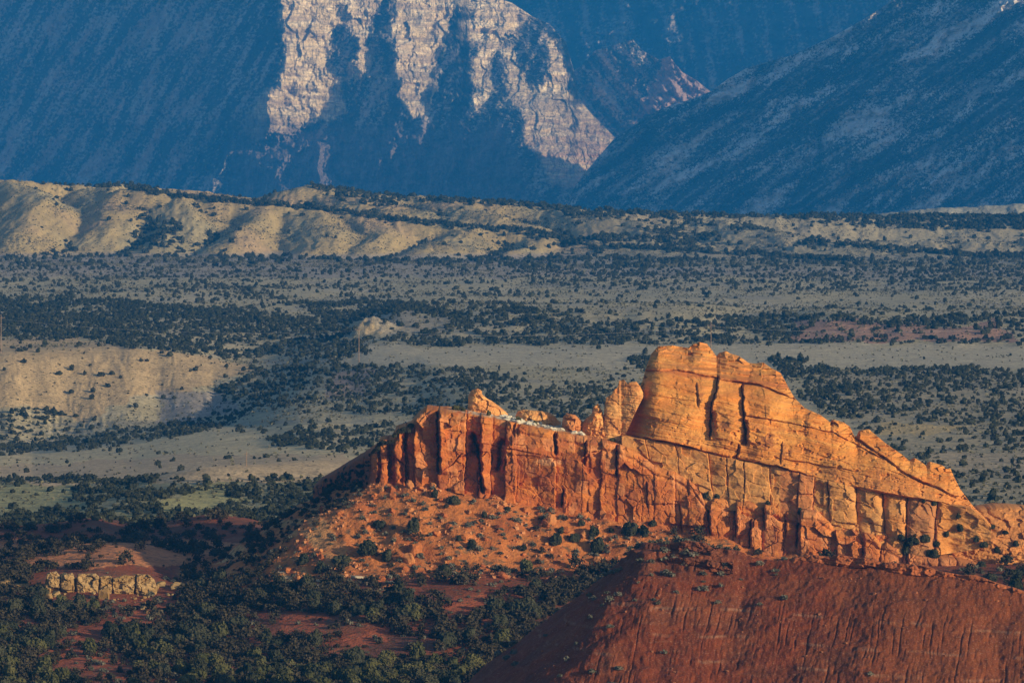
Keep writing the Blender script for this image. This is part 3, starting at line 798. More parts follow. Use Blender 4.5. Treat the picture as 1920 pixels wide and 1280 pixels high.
lump('fin', [(1131, 806), (1134, 758), (1137, 745), (1147, 740), (1152, 730), (1158, 727), (1161, 714), (1170, 712), (1176, 719), (1184, 716), (1194, 716), (1200, 724), (1206, 736)],
     [(1131, 822), (1165, 836), (1174, 812), (1190, 776), (1206, 744)], 898.5, 900, 240, 260, 1.1, 5, amp=.3)
lump('knob', [(1052, 806), (1056, 782), (1062, 775), (1078, 778), (1092, 790), (1094, 810)], [(1052, 812), (1094, 822)], 900, 930, 120, 90, 2.0, 5, colr=((.50, .19, .065), (.60, .26, .095)))
lump('knob', [(1090, 815), (1092, 792), (1100, 785), (1110, 776), (1114, 762), (1121, 757), (1127, 766), (1132, 780), (1140, 800), (1156, 818), (1162, 830)], [(1090, 824), (1140, 834), (1162, 840)], 899, 950, 200, 140, 2.0, 6)
lump('knob', [(966, 782), (970, 772), (980, 768), (1000, 770), (1016, 771), (1030, 774), (1041, 781), (1046, 788), (1052, 792)], [(966, 792), (1052, 803)], 908, 970, 200, 90, 2.5, 6)
lump('knob', [(874, 775), (878, 758), (878, 742), (884, 732), (896, 729), (903, 733), (904, 740), (914, 748), (922, 752), (936, 762), (948, 772), (954, 778)], [(874, 780), (954, 790)], 908, 990, 200, 150, 2.5, 6, amp=.8)
for bx0, bx1, bt, bb, by0, sd_, cl_ in [(1586, 1664, 962, 1024, 882.2, 1080, ((.50, .205, .06), (.56, .27, .09))), (1640, 1722, 950, 1030, 881.4, 1090, ((.50, .22, .07), (.55, .28, .10))), (1692, 1786, 946, 1040, 881.2, 1100, ((.28, .11, .04), (.36, .15, .055))),
                                   (1550, 1630, 986, 1044, 881.4, 1110, ((.42, .135, .04), (.50, .18, .055))), (1612, 1690, 1002, 1050, 879.8, 1120, ((.42, .13, .04), (.50, .18, .055))), (1500, 1572, 958, 1052, 882.0, 1130, ((.44, .14, .04), (.50, .18, .055)))]:
    w_ = bx1 - bx0; h_ = bb - bt
    lump('rounded_block', [(bx0, bt + h_ * .55), (bx0 + w_ * .06, bt + h_ * .28), (bx0 + w_ * .2, bt + h_ * .08), (bx0 + w_ * .42, bt), (bx0 + w_ * .66, bt + h_ * .03), (bx0 + w_ * .84, bt + h_ * .14), (bx0 + w_ * .95, bt + h_ * .34), (bx1, bt + h_ * .6)],
         [(bx0, bb), (bx1, bb + 8)], by0, sd_, 180, 150, 1.7, 5, colr=cl_, amp=.55)
# lower slickrock swells at the right foot of the butte
lump('slickrock_swell', [(1742, 1012), (1756, 986), (1790, 972), (1830, 958), (1870, 952), (1930, 955), (1990, 965), (2040, 1000)], [(1742, 1050), (2040, 1070)], 884, 1010, 300, 140, 8, 22, colr=((.46, .195, .065), (.50, .22, .07)), drop=.5, amp=.6)
lump('slickrock_swell', [(1690, 1030), (1730, 1012), (1790, 1005), (1850, 1020), (1920, 1032), (1990, 1042), (2050, 1070)], [(1690, 1060), (2050, 1110)], 884, 1030, 300, 120, 6, 14, colr=((.45, .175, .055), (.52, .23, .08)), drop=.5, amp=.35)
M_LEDGE = M_BUTTE
for nm, tp_, th_, D_, sd_, lab in [
        ('rock_ledge', [(1478, 1052), (1490, 1045), (1520, 1041), (1560, 1044), (1572, 1040), (1600, 1045), (1640, 1048), (1652, 1055), (1700, 1057), (1740, 1062), (1760, 1070), (1800, 1078), (1830, 1078), (1860, 1090), (1920, 1108), (1990, 1132), (2060, 1156)], 17, (lambda q: np.interp(q, [PXof(p[0], p[1]) for p in MCR], [p[1] for p in MCR]) - 1.0), 1050, 'blocky red ledge rimming the right crest of the red hill'),
        ('rock_ledge', [(1176, 1050), (1190, 1034), (1215, 1026), (1250, 1020), (1290, 1014), (1322, 1018), (1340, 1030), (1356, 1040)], 17, (lambda q: np.interp(q, [PXof(p[0], p[1]) for p in MCR], [p[1] for p in MCR]) - 2.6), 1060, 'upper dark red ledge capping the left top of the red hill'),
        ('rock_ledge', [(1158, 1074), (1175, 1056), (1200, 1048), (1240, 1045), (1290, 1046), (1330, 1050), (1375, 1056)], 17, (lambda q: np.interp(q, [PXof(p[0], p[1]) for p in MCR], [p[1] for p in MCR]) - 6.2), 1070, 'lower dark red ledge under the capping ledge of the red hill')]:
    sc_ = (.30, .095, .036) if sd_ == 1050 else (.16, .055, .027)
    lo_ = lump(nm, tp_, [(x_, y_ + th_ * (.8 + .4 * random.random())) for x_, y_ in tp_], D_, sd_, 420, 60, .5, 2.5, colr=(sc_, tuple(1.35 * c_ for c_ in sc_)), parent=None, drop=.6, amp=.8)
    tag(lo_, lab, 'rock ledge')

# ------------------------------------------------------------------ mountains
MS = 0.766
def mount(name, px, nv, base, top, Yf, cf, back=(60, 500, 8), drop=0.8):
    P, Cm = relief_grid(px, np.linspace(0, 1, nv), base, top, Yf, cf, back=back, drop=drop)
    o = new_obj(name, grid_mesh(name, P, Cm), M_MOUNT)
    tag(o, kind='structure')
    return o

SCRUB, PALE, PINK = np.array((.045, .050, .042)), (.66, .50, .28), (.40, .26, .20)
prof = curve([(-600, 1130 * .766 * 1.3), (527, 0), (645, 62), (688, 0), (735, 26), (747, -6), (832, 48), (882, -22), (942, 14), (953, -22), (985, 12), (1075, 80), (1150, 150), (1250, 240)])
def lit_cliff_mask(px, py):
    """where the sunlit cliffs are painted pale"""
    tp = np.interp(px, [440, 520, 560, 640, 700, 745, 830, 880, 945, 960, 985, 1090, 1150], [270, 235, 228, 205, 170, 190, 225, 190, 200, 245, 330, 350, 290])
    e = 532 - 0.32 * np.clip(py, 0, 300)
    n = 30 * fbm(px / 30, py / 30, 4, 1101)
    return sstep(e - 12, e + 14, px + n * .6) * sstep(tp + 18, tp - 30, py + n)

LITP = [
    [(515, -330), (640, -330), (650, -40), (640, 40), (610, 90), (625, 140), (648, 190), (640, 215), (590, 235), (545, 232), (520, 200), (522, 150), (538, 90), (530, 20)],
    [(500, 170), (540, 150), (560, 250), (480, 262), (450, 250)],
    [(640, -330), (720, -330), (715, 0), (690, 40), (682, 96), (668, 60), (650, 30)],
    [(668, 96), (690, 90), (700, 120), (680, 150), (660, 140)],
    [(735, -330), (850, -330), (846, 30), (838, 80), (815, 110), (806, 165), (765, 185), (748, 120), (735, 60)],
    [(752, 120), (790, 165), (800, 215), (770, 225), (752, 170)],
    [(858, 30), (905, 40), (900, 78), (865, 72)],
    [(848, -330), (1000, -330), (1005, 30), (960, 60), (930, 70), (900, 40), (850, 10)],
    [(905, 70), (945, 72), (915, 120), (912, 205), (888, 200), (890, 110)],
    [(940, 78), (962, 95), (974, 130), (976, 200), (955, 192), (950, 130)],
    [(972, 163), (1045, 160), (1095, 195), (1165, 262), (1130, 310), (1075, 355), (1030, 340), (985, 260)],
    [(1020, 60), (1050, 70), (1066, 155), (1030, 158)],
]
_rx = np.arange(-660, 1266, 1.5); _ry = np.arange(-335, 428, 1.5)
RXM, RYM = np.meshgrid(_rx, _ry)
_wx = RXM + 9 * fbm(RXM / 28, RYM / 28, 4, 1150); _wy = RYM + 9 * fbm(RXM / 28, RYM / 28, 4, 1151)
LIT = np.zeros(RXM.shape)
for _p in LITP: LIT = np.maximum(LIT, pip(_wx, _wy, _p).astype(float))
def blur(a, n):
    k = np.ones(n) / n
    for ax in (0, 1):
        a = np.apply_along_axis(lambda v: np.convolve(np.pad(v, n, mode='edge'), k, 'same')[n:-n], ax, a)
    return a
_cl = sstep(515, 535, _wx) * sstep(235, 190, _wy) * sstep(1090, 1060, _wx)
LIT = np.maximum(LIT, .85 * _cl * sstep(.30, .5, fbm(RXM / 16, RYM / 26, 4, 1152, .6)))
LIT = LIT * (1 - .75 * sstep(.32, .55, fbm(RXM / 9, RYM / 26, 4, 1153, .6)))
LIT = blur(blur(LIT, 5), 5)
def integrate(gx, gz, wz):
    """least-squares surface of a wanted slope field (mirrored borders)"""
    GX = np.block([[gx, -gx[:, ::-1]], [gx[::-1], -gx[::-1, ::-1]]])
    GZ = np.block([[gz, gz[:, ::-1]], [-gz[::-1], -gz[::-1, ::-1]]])
    kx = np.fft.fftfreq(GX.shape[1]) * 2 * np.pi; kz = np.fft.fftfreq(GX.shape[0]) * 2 * np.pi
    KX, KZ = np.meshgrid(kx, kz)
    den = KX ** 2 + wz * KZ ** 2; den[0, 0] = 1
    Yh = -1j * (KX * np.fft.fft2(GX) + wz * KZ * np.fft.fft2(GZ)) / den
    Yh[0, 0] = 0
    return np.real(np.fft.ifft2(Yh))[:gx.shape[0], :gx.shape[1]]
_st = 1.5 * MS
_gx = (-1.35 + 2.2 * LIT) * _st
_gx = np.where(RXM < 500, -1.25 * _st, _gx)
_clf = sstep(430, 540, RXM) * sstep(250, 190, RYM)
_gz = -(1.15 - .65 * _clf) * _st
Y1 = integrate(_gx, _gz, .12)
Y1 = Y1 - Y1[int((200 + 335) / 1.5), int((800 + 660) / 1.5)] + 7100
def bil(A, px, py):
    fx_ = np.clip((px - _rx[0]) / 1.5, 0, len(_rx) - 1.001); fy_ = np.clip((py - _ry[0]) / 1.5, 0, len(_ry) - 1.001)
    a, b = fx_.astype(int), fy_.astype(int); u, v = fx_ - a, fy_ - b
    return (A[b, a] * (1 - u) + A[b, a + 1] * u) * (1 - v) + (A[b + 1, a] * (1 - u) + A[b + 1, a + 1] * u) * v
LITW = blur(LIT, 15)  # widened sunlit patches; they also colour the cliffs pale
def lit_cliff_mask(px, py):
    """where pale cliff colour is laid over the sunlit patches"""
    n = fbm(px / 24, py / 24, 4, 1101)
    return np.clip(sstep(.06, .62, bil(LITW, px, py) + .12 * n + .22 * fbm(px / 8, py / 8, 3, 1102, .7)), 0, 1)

def m1_Y(px, py, b, t):
    Y = bil(Y1, px, py)
    cm = lit_cliff_mask(px, py)
    lean = px + 0.55 * py * sstep(600, 420, px)
    Y = Y + 29 * ridged(lean / 110 + .3 * fbm(px / 90, py / 90, 2, 1106), py / 360, 4, 1105) * (0.45 + .4 * sstep(200, 330, py)) * (1 - .85 * cm) * sstep(1000, 800, px)
    ux = px + 8 * fbm(px / 30, py / 30, 3, 1107); uy = py - .22 * (px - 850) * sstep(820, 880, px) * sstep(90, 40, py)
    A, e, q = facets(ux / 24, uy / 40, 1109, 5, 9, .85)
    Y = Y + cm * A
    A, e, q = facets(ux / 9, uy / 30, 1111, 1.4, 4.0, .9)
    Y = Y + cm * (A + 3.5 * np.exp(-(e / .07) ** 2) * sstep(0, .4, perlin(px / 30, py / 30, 1112)))
    Y = Y + cm * facets(ux / 4, uy / 5, 1113, .2, .5, .8)[0]
    Y = Y + cm * (3.2 * perlin(uy / 13 + .3 * fbm(px / 40, py / 40, 2, 1119), px / 160, 1121))
    Y = Y + (8 - 5.5 * cm) * fbm(px / 20, py / 16, 5, 1125, .6)
    return Y

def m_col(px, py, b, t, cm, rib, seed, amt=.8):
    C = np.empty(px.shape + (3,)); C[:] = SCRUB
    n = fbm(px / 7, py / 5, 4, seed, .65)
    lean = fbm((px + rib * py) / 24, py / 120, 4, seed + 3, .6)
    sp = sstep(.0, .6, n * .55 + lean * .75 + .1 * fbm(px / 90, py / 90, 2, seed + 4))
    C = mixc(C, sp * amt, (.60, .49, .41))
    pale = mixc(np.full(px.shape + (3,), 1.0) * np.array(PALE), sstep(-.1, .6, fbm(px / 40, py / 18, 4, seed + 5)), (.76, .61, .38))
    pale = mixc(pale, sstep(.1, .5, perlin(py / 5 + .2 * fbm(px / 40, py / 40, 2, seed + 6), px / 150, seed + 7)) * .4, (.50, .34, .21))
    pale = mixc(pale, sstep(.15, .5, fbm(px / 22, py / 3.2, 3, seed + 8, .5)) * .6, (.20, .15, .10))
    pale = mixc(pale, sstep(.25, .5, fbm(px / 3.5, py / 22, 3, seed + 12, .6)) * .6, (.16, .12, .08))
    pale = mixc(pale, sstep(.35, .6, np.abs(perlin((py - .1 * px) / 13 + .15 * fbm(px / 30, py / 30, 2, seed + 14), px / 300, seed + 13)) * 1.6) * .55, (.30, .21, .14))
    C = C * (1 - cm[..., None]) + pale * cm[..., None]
    return C

def m1_col(px, py, b, t):
    cm = lit_cliff_mask(px, py)
    low_shade = sstep(215, 260, py + 20 * fbm(px / 30, py / 30, 3, 1139)) * sstep(400, 470, px) * sstep(985, 955, px + .35 * (300 - py))
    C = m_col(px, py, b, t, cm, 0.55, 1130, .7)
    C = mixc(C, low_shade * .8, (.12, .092, .088))  # shadow on the lower slope put into its colour
    C = mixc(C, low_shade * sstep(.0, .6, fbm(px / 9, py / 30, 4, 1144, .6)) * .6, (.26, .19, .17))
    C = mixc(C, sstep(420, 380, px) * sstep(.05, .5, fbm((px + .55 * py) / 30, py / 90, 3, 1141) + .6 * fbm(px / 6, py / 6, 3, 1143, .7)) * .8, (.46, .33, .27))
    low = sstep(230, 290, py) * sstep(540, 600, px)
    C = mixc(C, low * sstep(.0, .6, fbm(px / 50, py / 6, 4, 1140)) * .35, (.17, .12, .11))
    tri = sstep(965, 985, px) * sstep(200, 260, py)
    C = mixc(C, tri * cm * np.clip(.35 + .6 * perlin(py / 7, px / 120, 1142), 0, 1), (.44, .25, .17))
    return C

m1_top = curve([(-700, -330), (560, -330), (850, -200), (880, -30), (920, -8), (960, 6), (1000, 32), (1030, 45), (1062, 80), (1075, 130), (1085, 185), (1110, 215), (1150, 255), (1162, 264), (1200, 330), (1260, 420)])
mbase = curve([(-1500, 425), (3400, 425)])
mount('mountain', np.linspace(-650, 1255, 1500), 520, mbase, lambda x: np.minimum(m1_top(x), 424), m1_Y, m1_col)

def m2_Y(px, py, b, t):
    h = (410 - py) * MS * 1.07
    w = px + 10 * fbm(px / 40, py / 40, 3, 1203)
    Y = 7480 + np.interp(w, [900, 1100, 1190, 1240, 1262, 1340, 1450], [200, 90, 0, -40, -70, -15, 60]) + 1.2 * h
    Y = Y + 24 * ridged((px - .8 * py) / 60, py / 300, 3, 1205) + 14 * fbm(px / 20, py / 16, 5, 1207, .6)
    return Y
def m2_col(px, py, b, t):
    tri = pip(px + 10 * fbm(px / 20, py / 20, 3, 1211), py + 8 * fbm(px / 20, py / 20, 3, 1212), [(1255, 95), (1300, 140), (1345, 175), (1290, 195), (1215, 215), (1180, 230)]).astype(float)
    C = m_col(px, py, b, t, np.zeros_like(px), -0.8, 1215, .7)
    C = mixc(C, tri * .75, (.46, .29, .23))  # sunlit face painted in as a pink triangle
    return mixc(C, sstep(.0, .6, fbm(px / 12, py / 30, 4, 1217)) * .4, (.34, .22, .17))
m2_top = curve([(940, 190), (1040, 150), (1090, 125), (1115, 95), (1140, 88), (1186, 74), (1205, 95), (1235, 112), (1256, 106), (1266, 120), (1280, 136), (1305, 150), (1332, 172), (1400, 250), (1480, 330)])
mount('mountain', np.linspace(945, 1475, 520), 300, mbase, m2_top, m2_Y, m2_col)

def m3_Y(px, py, b, t):
    h = (410 - py) * MS * 1.15
    return 8300 - (px - 1200) * MS * 1.1 * 1.45 * .75 + 1.2 * h + 34 * ridged((px + .25 * py) / 95 + .5 * fbm(px / 70, py / 70, 3, 1302), py / 260, 4, 1303) + 18 * fbm(px / 22, py / 18, 5, 1305, .6)
def m3_col(px, py, b, t):
    return m_col(px, py, b, t, np.zeros_like(px), -0.2, 1310, .6)
mount('mountain', np.linspace(700, 2700, 900), 360, mbase, curve([(700, -340), (2700, -340)]), m3_Y, m3_col)

def m4_Y(px, py, b, t):
    h = (410 - py) * MS * .92
    Y = 6500 - (px - 1050) * MS * .93 * 1.28 + 1.25 * h
    r = px * .62 + py  # ribs fall from upper right to lower left
    Y = Y + 40 * ridged(r / 105 + .3 * fbm(px / 90, py / 90, 2, 1402), (px - py) / 300, 4, 1403) + 11 * fbm(px / 18, py / 15, 5, 1405, .6)
    crag = sstep(.2, .5, fbm(r / 60, (px - py) / 160, 4, 1407))
    return Y - crag * 14 * np.abs(fbm(px / 14, py / 14, 3, 1409))
def m4_col(px, py, b, t):
    r = px * .62 + py
    C = m_col(px, py, b, t, np.zeros_like(px), 1.4, 1411, .55)
    band = fbm(r / 48, (px - py) / 260, 4, 1413) + .35 * fbm(px / 12, py / 10, 4, 1415, .6)
    C = mixc(C, sstep(.14, .42, band + .5 * fbm(px / 4, py / 3.5, 3, 1417, .7)) * .95, (.76, .66, .57))
    return C
m4_top = curve([(1020, 424), (1045, 398), (1060, 375), (1100, 320), (1150, 262), (1200, 228), (1240, 204), (1290, 188), (1332, 172), (1365, 148), (1400, 128), (1440, 116), (1485, 104), (1560, 70), (1620, 36), (1700, -15), (1800, -35), (1920, -32), (1960, -15), (2060, 60), (2250, 150)])
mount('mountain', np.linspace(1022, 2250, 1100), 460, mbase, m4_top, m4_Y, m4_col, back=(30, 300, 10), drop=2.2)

# ------------------------------------------------------------------ visibility helper (which trees the photo can show)
ZB = np.full((130, 196), 1e9)
def zb_add(P):
    p = P.reshape(-1, 3); y = np.maximum(p[:, 1], 1)
    a = np.floor(PXof(p[:, 0], y) / 10).astype(int); b = np.floor(PYof(p[:, 2], y) / 10).astype(int)
    ok = (a >= 0) & (a < 196) & (b >= 0) & (b < 130) & (p[:, 1] > 300)
    np.minimum.at(ZB, (b[ok], a[ok]), p[ok, 1])

# ------------------------------------------------------------------ plants
def crown_mesh(name, seed, n, leaf, rx, rz, core=True, flat=0.25, lumps=7):
    r = np.random.default_rng(seed)
    cen = r.normal(size=(lumps, 3)); cen /= np.linalg.norm(cen, axis=1)[:, None]
    cen *= np.array([rx * .55, rx * .55, rz * .5]) * r.uniform(.5, 1.1, (lumps, 1))
    cen[:, 2] = np.abs(cen[:, 2]) * 1.1 + rz * .25
    rad = r.uniform(.38, .66, lumps) * rx
    k = r.integers(0, lumps, n)
    d = r.normal(size=(n, 3)); d /= np.linalg.norm(d, axis=1)[:, None]
    d[:, 2] = np.where(d[:, 2] < -.5, -d[:, 2] * .5, d[:, 2])
    rr = r.uniform(.55, 1.05, n) ** .6
    pos = cen[k] + d * (rad[k] * rr)[:, None] * np.array([1, 1, rz / rx * .9 + .1])
    pos[:, 2] = np.maximum(pos[:, 2], 0.04 * rz)
    nrm = d + .75 * r.normal(size=(n, 3)); nrm /= np.linalg.norm(nrm, axis=1)[:, None]
    t = np.cross(nrm, r.normal(size=(n, 3))); t /= np.linalg.norm(t, axis=1)[:, None]
    b = np.cross(nrm, t)
    s = leaf * r.uniform(.6, 1.35, n)[:, None]
    V = np.stack([pos - t * s - b * s * .6, pos + t * s * .8 - b * s * .8, pos + t * s * .5 + b * s, pos - t * s * .7 + b * s * .7], 1).reshape(-1, 3)
    Fq = np.arange(n * 4).reshape(-1, 4)
    if core:
        th = np.linspace(0, 2 * np.pi, 9)[:-1]; ph = np.linspace(0.05, np.pi - .3, 6)
        for j in range(lumps):
            q = rad[j] * .78
            S0 = np.stack([np.outer(np.sin(ph), np.cos(th)), np.outer(np.sin(ph), np.sin(th)), np.outer(np.cos(ph), np.ones(8))], -1)
            S0 = cen[j] + S0 * q * np.array([1, 1, rz / rx * .9 + .1]) * (1 + .18 * r.normal(size=(6, 8, 1)))
            S0[..., 2] = np.maximum(S0[..., 2], 0.02)
            o = len(V); V = np.concatenate([V, S0.reshape(-1, 3)])
            f = []
            for a in range(5):
                for c in range(8):
                    f.append((o + a * 8 + c, o + a * 8 + (c + 1) % 8, o + (a + 1) * 8 + (c + 1) % 8, o + (a + 1) * 8 + c))
            Fq = np.concatenate([Fq, np.array(f)])
    return V, Fq

def trunk_mesh(seed, h, r0):
    r = np.random.default_rng(seed)
    V, Fq = [], []
    def tube(pts, rads):
        o = len(V)
        for p, q in zip(pts, rads):
            for a in range(6):
                V.append((p[0] + q * math.cos(a * math.pi / 3), p[1] + q * math.sin(a * math.pi / 3), p[2]))
        for i in range(len(pts) - 1):
            for a in range(6):
                Fq.append((o + i * 6 + a, o + i * 6 + (a + 1) % 6, o + (i + 1) * 6 + (a + 1) % 6, o + (i + 1) * 6 + a))
    b = np.array([0., 0., -.4]); pts = [b]
    for i in range(4):
        b = b + np.array([r.normal() * .09, r.normal() * .09, h * .24]); pts.append(b)
    tube(pts, [r0, r0 * .85, r0 * .65, r0 * .42, r0 * .18])
    for j in range(3):
        a = r.uniform(0, 6.28); p0 = pts[1 + j % 2]
        q = [p0 + np.array([math.cos(a), math.sin(a), .8]) * h * .17 * t for t in (0, 1, 2)]
        tube(q, [r0 * .5, r0 * .35, r0 * .12])
    return np.array(V), np.array(Fq)

NEAR = []
for i in range(7):
    rx, rz = [(1.9, 3.0), (2.1, 2.7), (1.6, 3.2), (2.3, 2.6), (1.8, 2.3), (1.5, 2.6), (2.0, 3.4)][i]
    V, Fq = crown_mesh('c', 40 + i, 820, .20, rx, rz, True, lumps=9)
    cm = mesh_from('juniper_crown', V, Fq, None, False); cm.materials.append(M_LEAF)
    cm2 = cm.copy(); cm2.materials.clear(); cm2.materials.append(M_LEAF2)
    V, Fq = trunk_mesh(60 + i, rz * .8, .17); tm_ = mesh_from('juniper_trunk', V, Fq, None, True); tm_.materials.append(M_BARK)
    NEAR.append((cm, cm2, tm_, rx, rz))
FARV = []
for i in range(8):
    rx, rz = [(1.9, 2.9), (2.1, 2.5), (1.6, 3.0), (2.3, 2.4), (1.8, 2.2), (1.6, 2.7), (2.0, 3.3), (2.4, 2.7)][i]
    V, Fq = crown_mesh('c', 80 + i, 62, .46, rx, rz, False, lumps=6)
    # light core per crown so that far trees are not see-through
    th = np.linspace(0, 2 * np.pi, 7)[:-1]; ph = np.array([.1, .9, 1.6, 2.3])
    r = np.random.default_rng(90 + i)
    S0 = np.stack([np.outer(np.sin(ph), np.cos(th)), np.outer(np.sin(ph), np.sin(th)), np.outer(np.cos(ph), np.ones(6))], -1) * np.array([rx * .75, rx * .75, rz * .48]) * (1 + .2 * r.normal(size=(4, 6, 1))) + np.array([0, 0, rz * .45])
    o = len(V); V = np.concatenate([V, S0.reshape(-1, 3)])
    f = [(o + a * 6 + c, o + a * 6 + (c + 1) % 6, o + (a + 1) * 6 + (c + 1) % 6, o + (a + 1) * 6 + c) for a in range(3) for c in range(6)]
    FARV.append((V, np.concatenate([Fq, np.array(f)])))
MIDV = [crown_mesh('c', 160 + i, 170, .26, (1.9, 2.1, 1.7, 2.2)[i], (2.8, 2.4, 2.9, 2.2)[i], False, lumps=8) for i in range(4)]
BUSH = []
for i in range(4):
    V, Fq = crown_mesh('b', 120 + i, 110, .13, .75, .75, False, lumps=5)
    bm_ = mesh_from('sagebrush', V, Fq, None, False); bm_.materials.append(M_SAGE)
    BUSH.append((bm_, V, Fq))

# density of trees per square metre by zone of the ground
def zones(px, py, y):
    wx = px + 16 * fbm(px / 45, py / 16, 3, 1501); wy = py + 5 * fbm(px / 45, py / 14, 3, 1502)
    d = np.full(px.shape, 0.0012)
    def z(poly, v):
        d[pip(wx, wy, poly)] = v
    z([(-200, 484), (2200, 484), (2200, 592), (-200, 592)], 0.0034)
    z([(-200, 484), (400, 486), (400, 510), (-200, 505)], 0.007)
    z([(1000, 490), (2200, 488), (2200, 545), (1250, 545), (1000, 540)], 0.0062)
    z([(400, 486), (960, 486), (960, 496), (400, 496)], 0.010)
    z([(1640, 505), (2200, 500), (2200, 540), (1650, 535)], 0.011)
    z([(1100, 545), (2200, 552), (2200, 585), (900, 590)], 0.0012)
    z([(300, 535), (420, 530), (560, 560), (420, 560)], .012)
    z([(-200, 552), (130, 555), (300, 570), (500, 588), (620, 602), (690, 618), (690, 655), (600, 665), (450, 672), (250, 655), (150, 634), (-200, 632)], .034)
    z([(540, 568), (700, 560), (800, 575), (900, 590), (1000, 602), (1100, 606), (1300, 596), (1500, 592), (1700, 598), (1920, 586), (2200, 586), (2200, 645), (1700, 643), (700, 648), (690, 640), (640, 615)], .034)
    z([(900, 590), (960, 575), (1100, 590), (1100, 610), (900, 610)], .034)
    z([(1500, 605), (1600, 602), (1780, 620), (1860, 602), (1905, 636), (1500, 634)], .008)
    z([(685, 590), (760, 585), (850, 602), (830, 620), (760, 628), (690, 625)], .006)
    z([(660, 600), (730, 612), (725, 634), (660, 632)], 0)
    z([(700, 650), (2200, 647), (2200, 687), (1230, 690), (900, 684), (640, 686)], 0.00005)
    z([(560, 655), (700, 660), (640, 680), (560, 690)], .014)
    z([(380, 722), (470, 692), (560, 685), (700, 684), (930, 696), (960, 712), (700, 730), (560, 770), (450, 762)], .027)
    z([(560, 730), (700, 722), (960, 715), (1160, 715), (1160, 800), (900, 760), (760, 780), (560, 775)], .019)
    z([(960, 695), (1190, 690), (1190, 712), (960, 714)], .003)
    z([(1182, 668), (1230, 662), (1240, 690), (1185, 692)], .04)
    z([(1440, 668), (1500, 668), (1515, 690), (1920, 690), (2200, 688), (2200, 712), (1480, 712)], .034)
    z([(1480, 705), (2200, 712), (2200, 960), (1830, 950), (1640, 815), (1540, 770)], .015)
    z([(1480, 712), (1620, 714), (1620, 790), (1540, 775)], .03)
    z([(1640, 790), (1800, 795), (1760, 815), (1640, 812)], .002)
    z([(1740, 850), (1920, 850), (2000, 870), (1800, 880)], .004)
    z([(-200, 632), (150, 634), (260, 658), (420, 675), (480, 690), (400, 715), (330, 738), (200, 790), (60, 765), (-200, 762)], .0022)
    z([(-200, 764), (60, 764), (205, 786), (190, 805), (100, 850), (30, 866), (-200, 866)], .036)
    z([(130, 852), (200, 802), (330, 792), (440, 770), (470, 775), (400, 808), (250, 840)], .024)
    z([(-200, 866), (40, 852), (200, 840), (430, 805), (560, 795), (640, 850), (640, 898), (-200, 898)], .0007)
    z([(430, 800), (560, 790), (660, 792), (500, 830)], .006)
    z([(500, 832), (560, 800), (730, 795), (730, 832), (640, 848)], .03)
    z([(-200, 896), (640, 898), (620, 912), (-200, 912)], .034)
    z([(-200, 912), (620, 912), (600, 1010), (-200, 1012)], .06)
    z([(-200, 908), (120, 908), (170, 955), (-200, 975)], .003)
    z([(280, 945), (400, 912), (450, 940), (330, 965)], .003)
    z([(-200, 1008), (520, 1012), (480, 1062), (-200, 1070)], .008)
    # near ground
    n = y < 1010
    z2 = lambda poly, v: d.__setitem__(pip(wx, wy, poly) & n, v)
    d[n] = .03
    z2([(-200, 1060), (500, 1072), (600, 1108), (800, 1120), (1000, 1108), (1120, 1078), (1170, 1055), (860, 1300), (-200, 1300)], .15)
    z2([(60, 1100), (330, 1110), (330, 1160), (200, 1150), (60, 1130)], .010)
    z2([(60, 1250), (130, 1180), (190, 1165), (215, 1230), (150, 1262)], .003)
    z2([(180, 1140), (300, 1130), (320, 1170), (200, 1190)], .004)
    z2([(480, 1150), (620, 1150), (600, 1195), (500, 1190)], .006)
    z2([(640, 1180), (740, 1160), (720, 1200), (640, 1205)], .004)
    z2([(830, 1110), (930, 1100), (900, 1150), (830, 1150)], .008)
    z2([(540, 1040), (620, 930), (700, 905), (850, 920), (1150, 985), (1250, 1000), (1100, 1060), (1000, 1065), (800, 1085), (560, 1060)], .014)
    z2([(560, 1050), (760, 1030), (1000, 1050), (1100, 1060), (1000, 1085), (800, 1110), (540, 1100)], .025)
    z2([(580, 940), (640, 880), (700, 900), (620, 960), (545, 1030), (500, 1072), (400, 1072)], .25)
    z2([(1180, 985), (1260, 995), (1420, 1035), (1500, 1048), (1420, 1050), (1300, 1015)], .03)
    z2([(60, 1068), (320, 1066), (320, 1128), (60, 1135)], .002)
    z2([(80, 1235), (150, 1180), (195, 1190), (215, 1240), (110, 1265)], .02)
    z2([(210, 1145), (330, 1120), (340, 1160), (230, 1180)], .02)
    z2([(520, 1155), (625, 1150), (600, 1185), (520, 1190)], .02)
    z2([(650, 1200), (740, 1165), (720, 1200), (660, 1225)], .02)
    z2([(840, 1120), (920, 1110), (890, 1145), (840, 1145)], .02)
    z2([(1640, 1000), (2100, 960), (2100, 1110), (1700, 1040)], .022)
    d[(y < 770) & (px > 880)] = 0
    return d

